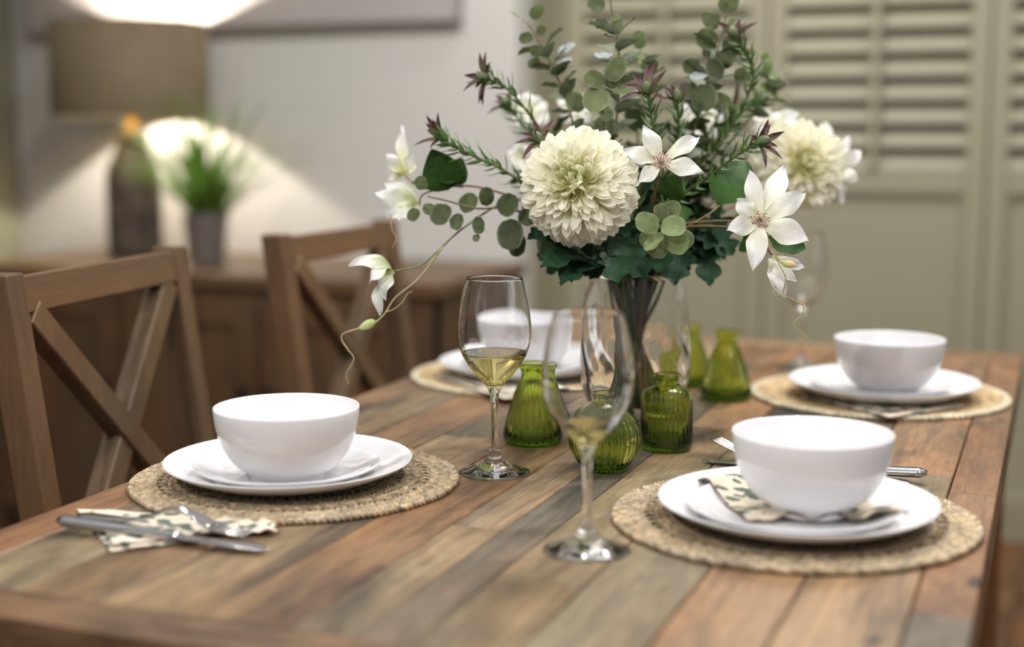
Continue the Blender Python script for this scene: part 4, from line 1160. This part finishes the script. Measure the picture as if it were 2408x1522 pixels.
euca([(1430, 470, 1.78), (1445, 320, 1.76), (1455, 220, 1.75), (1455, 120, 1.74), (1440, 30, 1.74), (1432, -14, 1.74)],
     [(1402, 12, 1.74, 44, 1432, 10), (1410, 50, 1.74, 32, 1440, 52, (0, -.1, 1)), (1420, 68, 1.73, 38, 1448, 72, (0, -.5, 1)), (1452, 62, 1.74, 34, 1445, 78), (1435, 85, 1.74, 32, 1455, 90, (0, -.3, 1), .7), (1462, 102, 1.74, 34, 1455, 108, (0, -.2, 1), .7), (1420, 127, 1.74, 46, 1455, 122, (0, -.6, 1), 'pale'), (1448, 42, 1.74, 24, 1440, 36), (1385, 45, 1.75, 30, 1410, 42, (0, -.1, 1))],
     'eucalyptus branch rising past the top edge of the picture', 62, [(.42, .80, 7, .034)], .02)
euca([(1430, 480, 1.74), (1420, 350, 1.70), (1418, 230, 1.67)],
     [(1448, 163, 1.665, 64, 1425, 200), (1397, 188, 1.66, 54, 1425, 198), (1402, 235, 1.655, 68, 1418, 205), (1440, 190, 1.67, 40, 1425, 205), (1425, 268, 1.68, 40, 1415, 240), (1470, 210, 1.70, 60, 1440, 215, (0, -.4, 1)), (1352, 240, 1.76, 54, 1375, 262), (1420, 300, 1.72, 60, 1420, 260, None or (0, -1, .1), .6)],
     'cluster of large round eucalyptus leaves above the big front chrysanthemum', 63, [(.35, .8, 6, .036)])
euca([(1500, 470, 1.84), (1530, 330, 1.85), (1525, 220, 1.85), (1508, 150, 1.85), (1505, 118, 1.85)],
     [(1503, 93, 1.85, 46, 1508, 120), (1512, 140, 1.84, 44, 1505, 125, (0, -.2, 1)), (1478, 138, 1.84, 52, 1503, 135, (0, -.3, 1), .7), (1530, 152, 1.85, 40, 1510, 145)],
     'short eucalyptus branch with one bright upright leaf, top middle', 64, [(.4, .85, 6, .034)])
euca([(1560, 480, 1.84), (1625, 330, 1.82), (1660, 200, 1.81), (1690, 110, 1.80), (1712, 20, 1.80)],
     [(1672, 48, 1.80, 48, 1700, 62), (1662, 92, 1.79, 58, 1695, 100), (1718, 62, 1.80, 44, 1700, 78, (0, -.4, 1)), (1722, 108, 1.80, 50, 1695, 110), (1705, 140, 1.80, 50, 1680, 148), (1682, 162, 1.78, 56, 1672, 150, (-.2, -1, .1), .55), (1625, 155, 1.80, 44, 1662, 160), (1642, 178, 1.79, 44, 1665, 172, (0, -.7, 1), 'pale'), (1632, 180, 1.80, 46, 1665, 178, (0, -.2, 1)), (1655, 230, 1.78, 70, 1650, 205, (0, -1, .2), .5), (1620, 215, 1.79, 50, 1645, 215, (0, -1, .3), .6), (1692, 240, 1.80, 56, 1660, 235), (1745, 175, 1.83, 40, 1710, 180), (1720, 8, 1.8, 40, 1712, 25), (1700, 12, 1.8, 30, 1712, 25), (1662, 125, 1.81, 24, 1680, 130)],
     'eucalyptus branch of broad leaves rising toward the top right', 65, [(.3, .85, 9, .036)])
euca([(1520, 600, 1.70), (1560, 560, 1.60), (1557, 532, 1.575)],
     [(1522, 524, 1.556, 64, 1553, 532, (-.55, -.75, .35), 'pale_green'), (1584, 534, 1.558, 62, 1556, 532, (-.45, -.8, .45), 'pale_green'), (1538, 568, 1.566, 62, 1556, 545, (-.5, -.8, .2), 'pale_green'), (1592, 570, 1.566, 62, 1560, 550, (-.4, -.85, .2), 'pale_green'), (1553, 500, 1.585, 46, 1556, 530), (1580, 495, 1.60, 52, 1558, 528), (1603, 560, 1.585, 64, 1565, 545), (1548, 580, 1.58, 62, 1557, 552), (1525, 560, 1.59, 50, 1550, 550)],
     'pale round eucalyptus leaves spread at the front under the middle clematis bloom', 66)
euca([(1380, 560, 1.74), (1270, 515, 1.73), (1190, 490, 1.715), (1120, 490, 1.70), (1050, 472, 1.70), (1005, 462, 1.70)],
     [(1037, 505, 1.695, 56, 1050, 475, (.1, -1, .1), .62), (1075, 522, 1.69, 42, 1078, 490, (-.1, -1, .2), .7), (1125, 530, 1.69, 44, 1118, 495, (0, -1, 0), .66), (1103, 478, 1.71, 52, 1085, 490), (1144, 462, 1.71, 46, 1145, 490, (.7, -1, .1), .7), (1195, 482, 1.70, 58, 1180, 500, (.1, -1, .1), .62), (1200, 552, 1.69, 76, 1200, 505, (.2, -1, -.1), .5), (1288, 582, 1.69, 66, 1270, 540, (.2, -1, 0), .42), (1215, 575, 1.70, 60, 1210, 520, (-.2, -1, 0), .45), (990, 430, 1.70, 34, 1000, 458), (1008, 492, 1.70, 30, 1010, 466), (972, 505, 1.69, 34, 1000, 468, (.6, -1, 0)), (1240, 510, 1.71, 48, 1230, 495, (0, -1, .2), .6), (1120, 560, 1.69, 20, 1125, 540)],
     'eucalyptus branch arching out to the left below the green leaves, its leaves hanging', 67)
euca([(1600, 460, 1.90), (1720, 330, 1.90), (1790, 240, 1.90), (1812, 180, 1.90), (1798, 140, 1.90)], [], 'slender branch with narrow curved leaves at the far top right', 68, [(.35, .85, 7, .03)])
t = [o for o in bpy.data.objects if o.get('label', '').startswith('slender branch')][0]
for (b, e, w) in (((1797, 145, 1.90), (1788, 118, 1.90), .012), ((1800, 178, 1.90), (1806, 128, 1.90), .014), ((1800, 182, 1.90), (1832, 192, 1.89), .011), ((1785, 200, 1.90), (1830, 236, 1.89), .016), ((1812, 178, 1.90), (1836, 205, 1.90), .008), ((1760, 190, 1.90), (1758, 150, 1.90), .016)):
    leafobj(t, at(*b), at(*e), w, V((.3, -.6, .7)), mat='euc', shape='lance', nu=10, nv=4, c0=(.17, .23, .08), c1=(.19, .25, .09), cup=.3, bend=.25)
# leafy filler stems low in the bouquet, dark and crowded
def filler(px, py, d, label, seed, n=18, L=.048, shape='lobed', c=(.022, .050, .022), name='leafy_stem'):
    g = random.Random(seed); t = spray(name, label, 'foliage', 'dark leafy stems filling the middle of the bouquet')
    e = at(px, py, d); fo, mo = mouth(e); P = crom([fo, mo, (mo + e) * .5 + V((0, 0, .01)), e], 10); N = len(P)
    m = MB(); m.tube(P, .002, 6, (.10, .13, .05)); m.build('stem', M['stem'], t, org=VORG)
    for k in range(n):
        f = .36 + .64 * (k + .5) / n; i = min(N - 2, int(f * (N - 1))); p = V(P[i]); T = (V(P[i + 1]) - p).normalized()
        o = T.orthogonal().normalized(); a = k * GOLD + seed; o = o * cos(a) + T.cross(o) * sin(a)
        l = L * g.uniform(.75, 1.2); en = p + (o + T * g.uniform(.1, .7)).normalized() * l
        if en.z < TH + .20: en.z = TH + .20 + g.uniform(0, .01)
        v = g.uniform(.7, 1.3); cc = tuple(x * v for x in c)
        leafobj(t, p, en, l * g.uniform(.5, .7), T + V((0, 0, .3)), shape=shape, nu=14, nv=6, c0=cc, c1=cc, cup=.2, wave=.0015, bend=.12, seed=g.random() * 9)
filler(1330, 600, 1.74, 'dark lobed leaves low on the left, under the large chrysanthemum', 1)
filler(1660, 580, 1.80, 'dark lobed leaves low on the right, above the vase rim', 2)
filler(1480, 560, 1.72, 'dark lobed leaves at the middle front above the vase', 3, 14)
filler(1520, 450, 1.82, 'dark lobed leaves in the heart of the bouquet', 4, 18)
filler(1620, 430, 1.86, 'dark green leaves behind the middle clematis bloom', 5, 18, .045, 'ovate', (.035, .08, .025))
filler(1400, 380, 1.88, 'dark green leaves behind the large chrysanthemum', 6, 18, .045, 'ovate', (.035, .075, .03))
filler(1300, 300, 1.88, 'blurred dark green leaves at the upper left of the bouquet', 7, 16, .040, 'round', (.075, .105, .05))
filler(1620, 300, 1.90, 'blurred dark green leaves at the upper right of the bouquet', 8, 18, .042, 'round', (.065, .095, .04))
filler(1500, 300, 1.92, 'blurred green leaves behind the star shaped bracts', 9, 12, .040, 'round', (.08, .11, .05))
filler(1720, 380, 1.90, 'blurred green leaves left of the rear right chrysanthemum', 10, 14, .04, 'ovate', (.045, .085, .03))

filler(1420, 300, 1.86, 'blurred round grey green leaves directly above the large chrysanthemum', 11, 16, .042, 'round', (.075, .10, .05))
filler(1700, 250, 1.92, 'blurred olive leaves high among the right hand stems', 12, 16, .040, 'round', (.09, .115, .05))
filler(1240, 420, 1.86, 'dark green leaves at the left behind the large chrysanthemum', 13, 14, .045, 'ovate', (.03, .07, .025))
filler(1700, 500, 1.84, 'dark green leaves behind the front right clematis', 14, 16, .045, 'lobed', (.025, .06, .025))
# ------------------------------------------------------------------ light
w = bpy.data.worlds.new('world'); sc.world = w; w.use_nodes = True
nt = w.node_tree
for n in list(nt.nodes): nt.nodes.remove(n)
out = nt.nodes.new('ShaderNodeOutputWorld'); bg = nt.nodes.new('ShaderNodeBackground')
tc = nt.nodes.new('ShaderNodeTexCoord'); sp = nt.nodes.new('ShaderNodeSeparateXYZ'); nt.links.new(tc.outputs['Generated'], sp.inputs[0])
mr = nt.nodes.new('ShaderNodeMapRange'); mr.inputs[1].default_value = -1; mr.inputs[2].default_value = 1; nt.links.new(sp.outputs[2], mr.inputs[0])
c = ramp(nt, mr.outputs[0], [(0, (.15, .13, .12, 1)), (.48, (.15, .15, .152, 1)), (.62, (.42, .425, .44, 1)), (1, (1.0, 1.0, 1.02, 1))])
nt.links.new(c, bg.inputs[0]); bg.inputs[1].default_value = 0.62
nt.links.new(bg.outputs[0], out.inputs[0])
def spot(loc_, tgt, e, size=75, col=(1, .965, .92), rad=.032, blend=.6):
    l = bpy.data.lights.new('ceiling_or_fill_spot', 'SPOT'); l.energy = e; l.spot_size = math.radians(size); l.spot_blend = blend; l.shadow_soft_size = rad; l.color = col
    o = bpy.data.objects.new('ceiling_or_fill_spot', l); COL.objects.link(o); o.location = loc_
    o.rotation_euler = (V(tgt) - V(loc_)).to_track_quat('-Z', 'Y').to_euler()
spot((.75, 2.55, 2.65), (-.5, 1.7, .8), 62)
spot((-.9, -.75, 2.5), (-.6, 1.6, .9), 85, 70)  # unseen fill added on the camera side to lighten front faces
spot((.9, -.4, 2.5), (-.3, 1.7, .95), 30, 70)  # weaker added fill, also from the camera side
spot((-.3, 3.0, 2.65), (-.5, 1.6, .8), 70)
spot((-1.5, 1.0, 2.65), (-.6, 1.5, .8), 45)
spot((.5, .7, 2.65), (-.4, 1.5, .8), 45)
spot((-.4, .2, 2.65), (-.5, 1.6, .9), 30, 80)
spot((.6, 3.45, 2.65), (.2, 4.1, 1.3), 38, 100)
spot((-.9, 3.45, 2.65), (-.7, 4.1, 1.3), 32, 100)
spot((-1.6, 2.5, 2.65), (-1.6, 3.8, 1.4), 58, 90)
def area(loc_, e, s, col=(1, .97, .93)):
    l = bpy.data.lights.new('soft_fill', 'AREA'); l.shape = 'DISK'; l.size = s; l.energy = e; l.color = col
    o = bpy.data.objects.new('soft_fill', l); COL.objects.link(o); o.location = loc_
area((-.2, 2.3, 2.7), 26, .9)  # unseen overhead disc, added for soft shadows under the tableware
try:
    sc.cycles.use_denoising = True
except Exception: pass
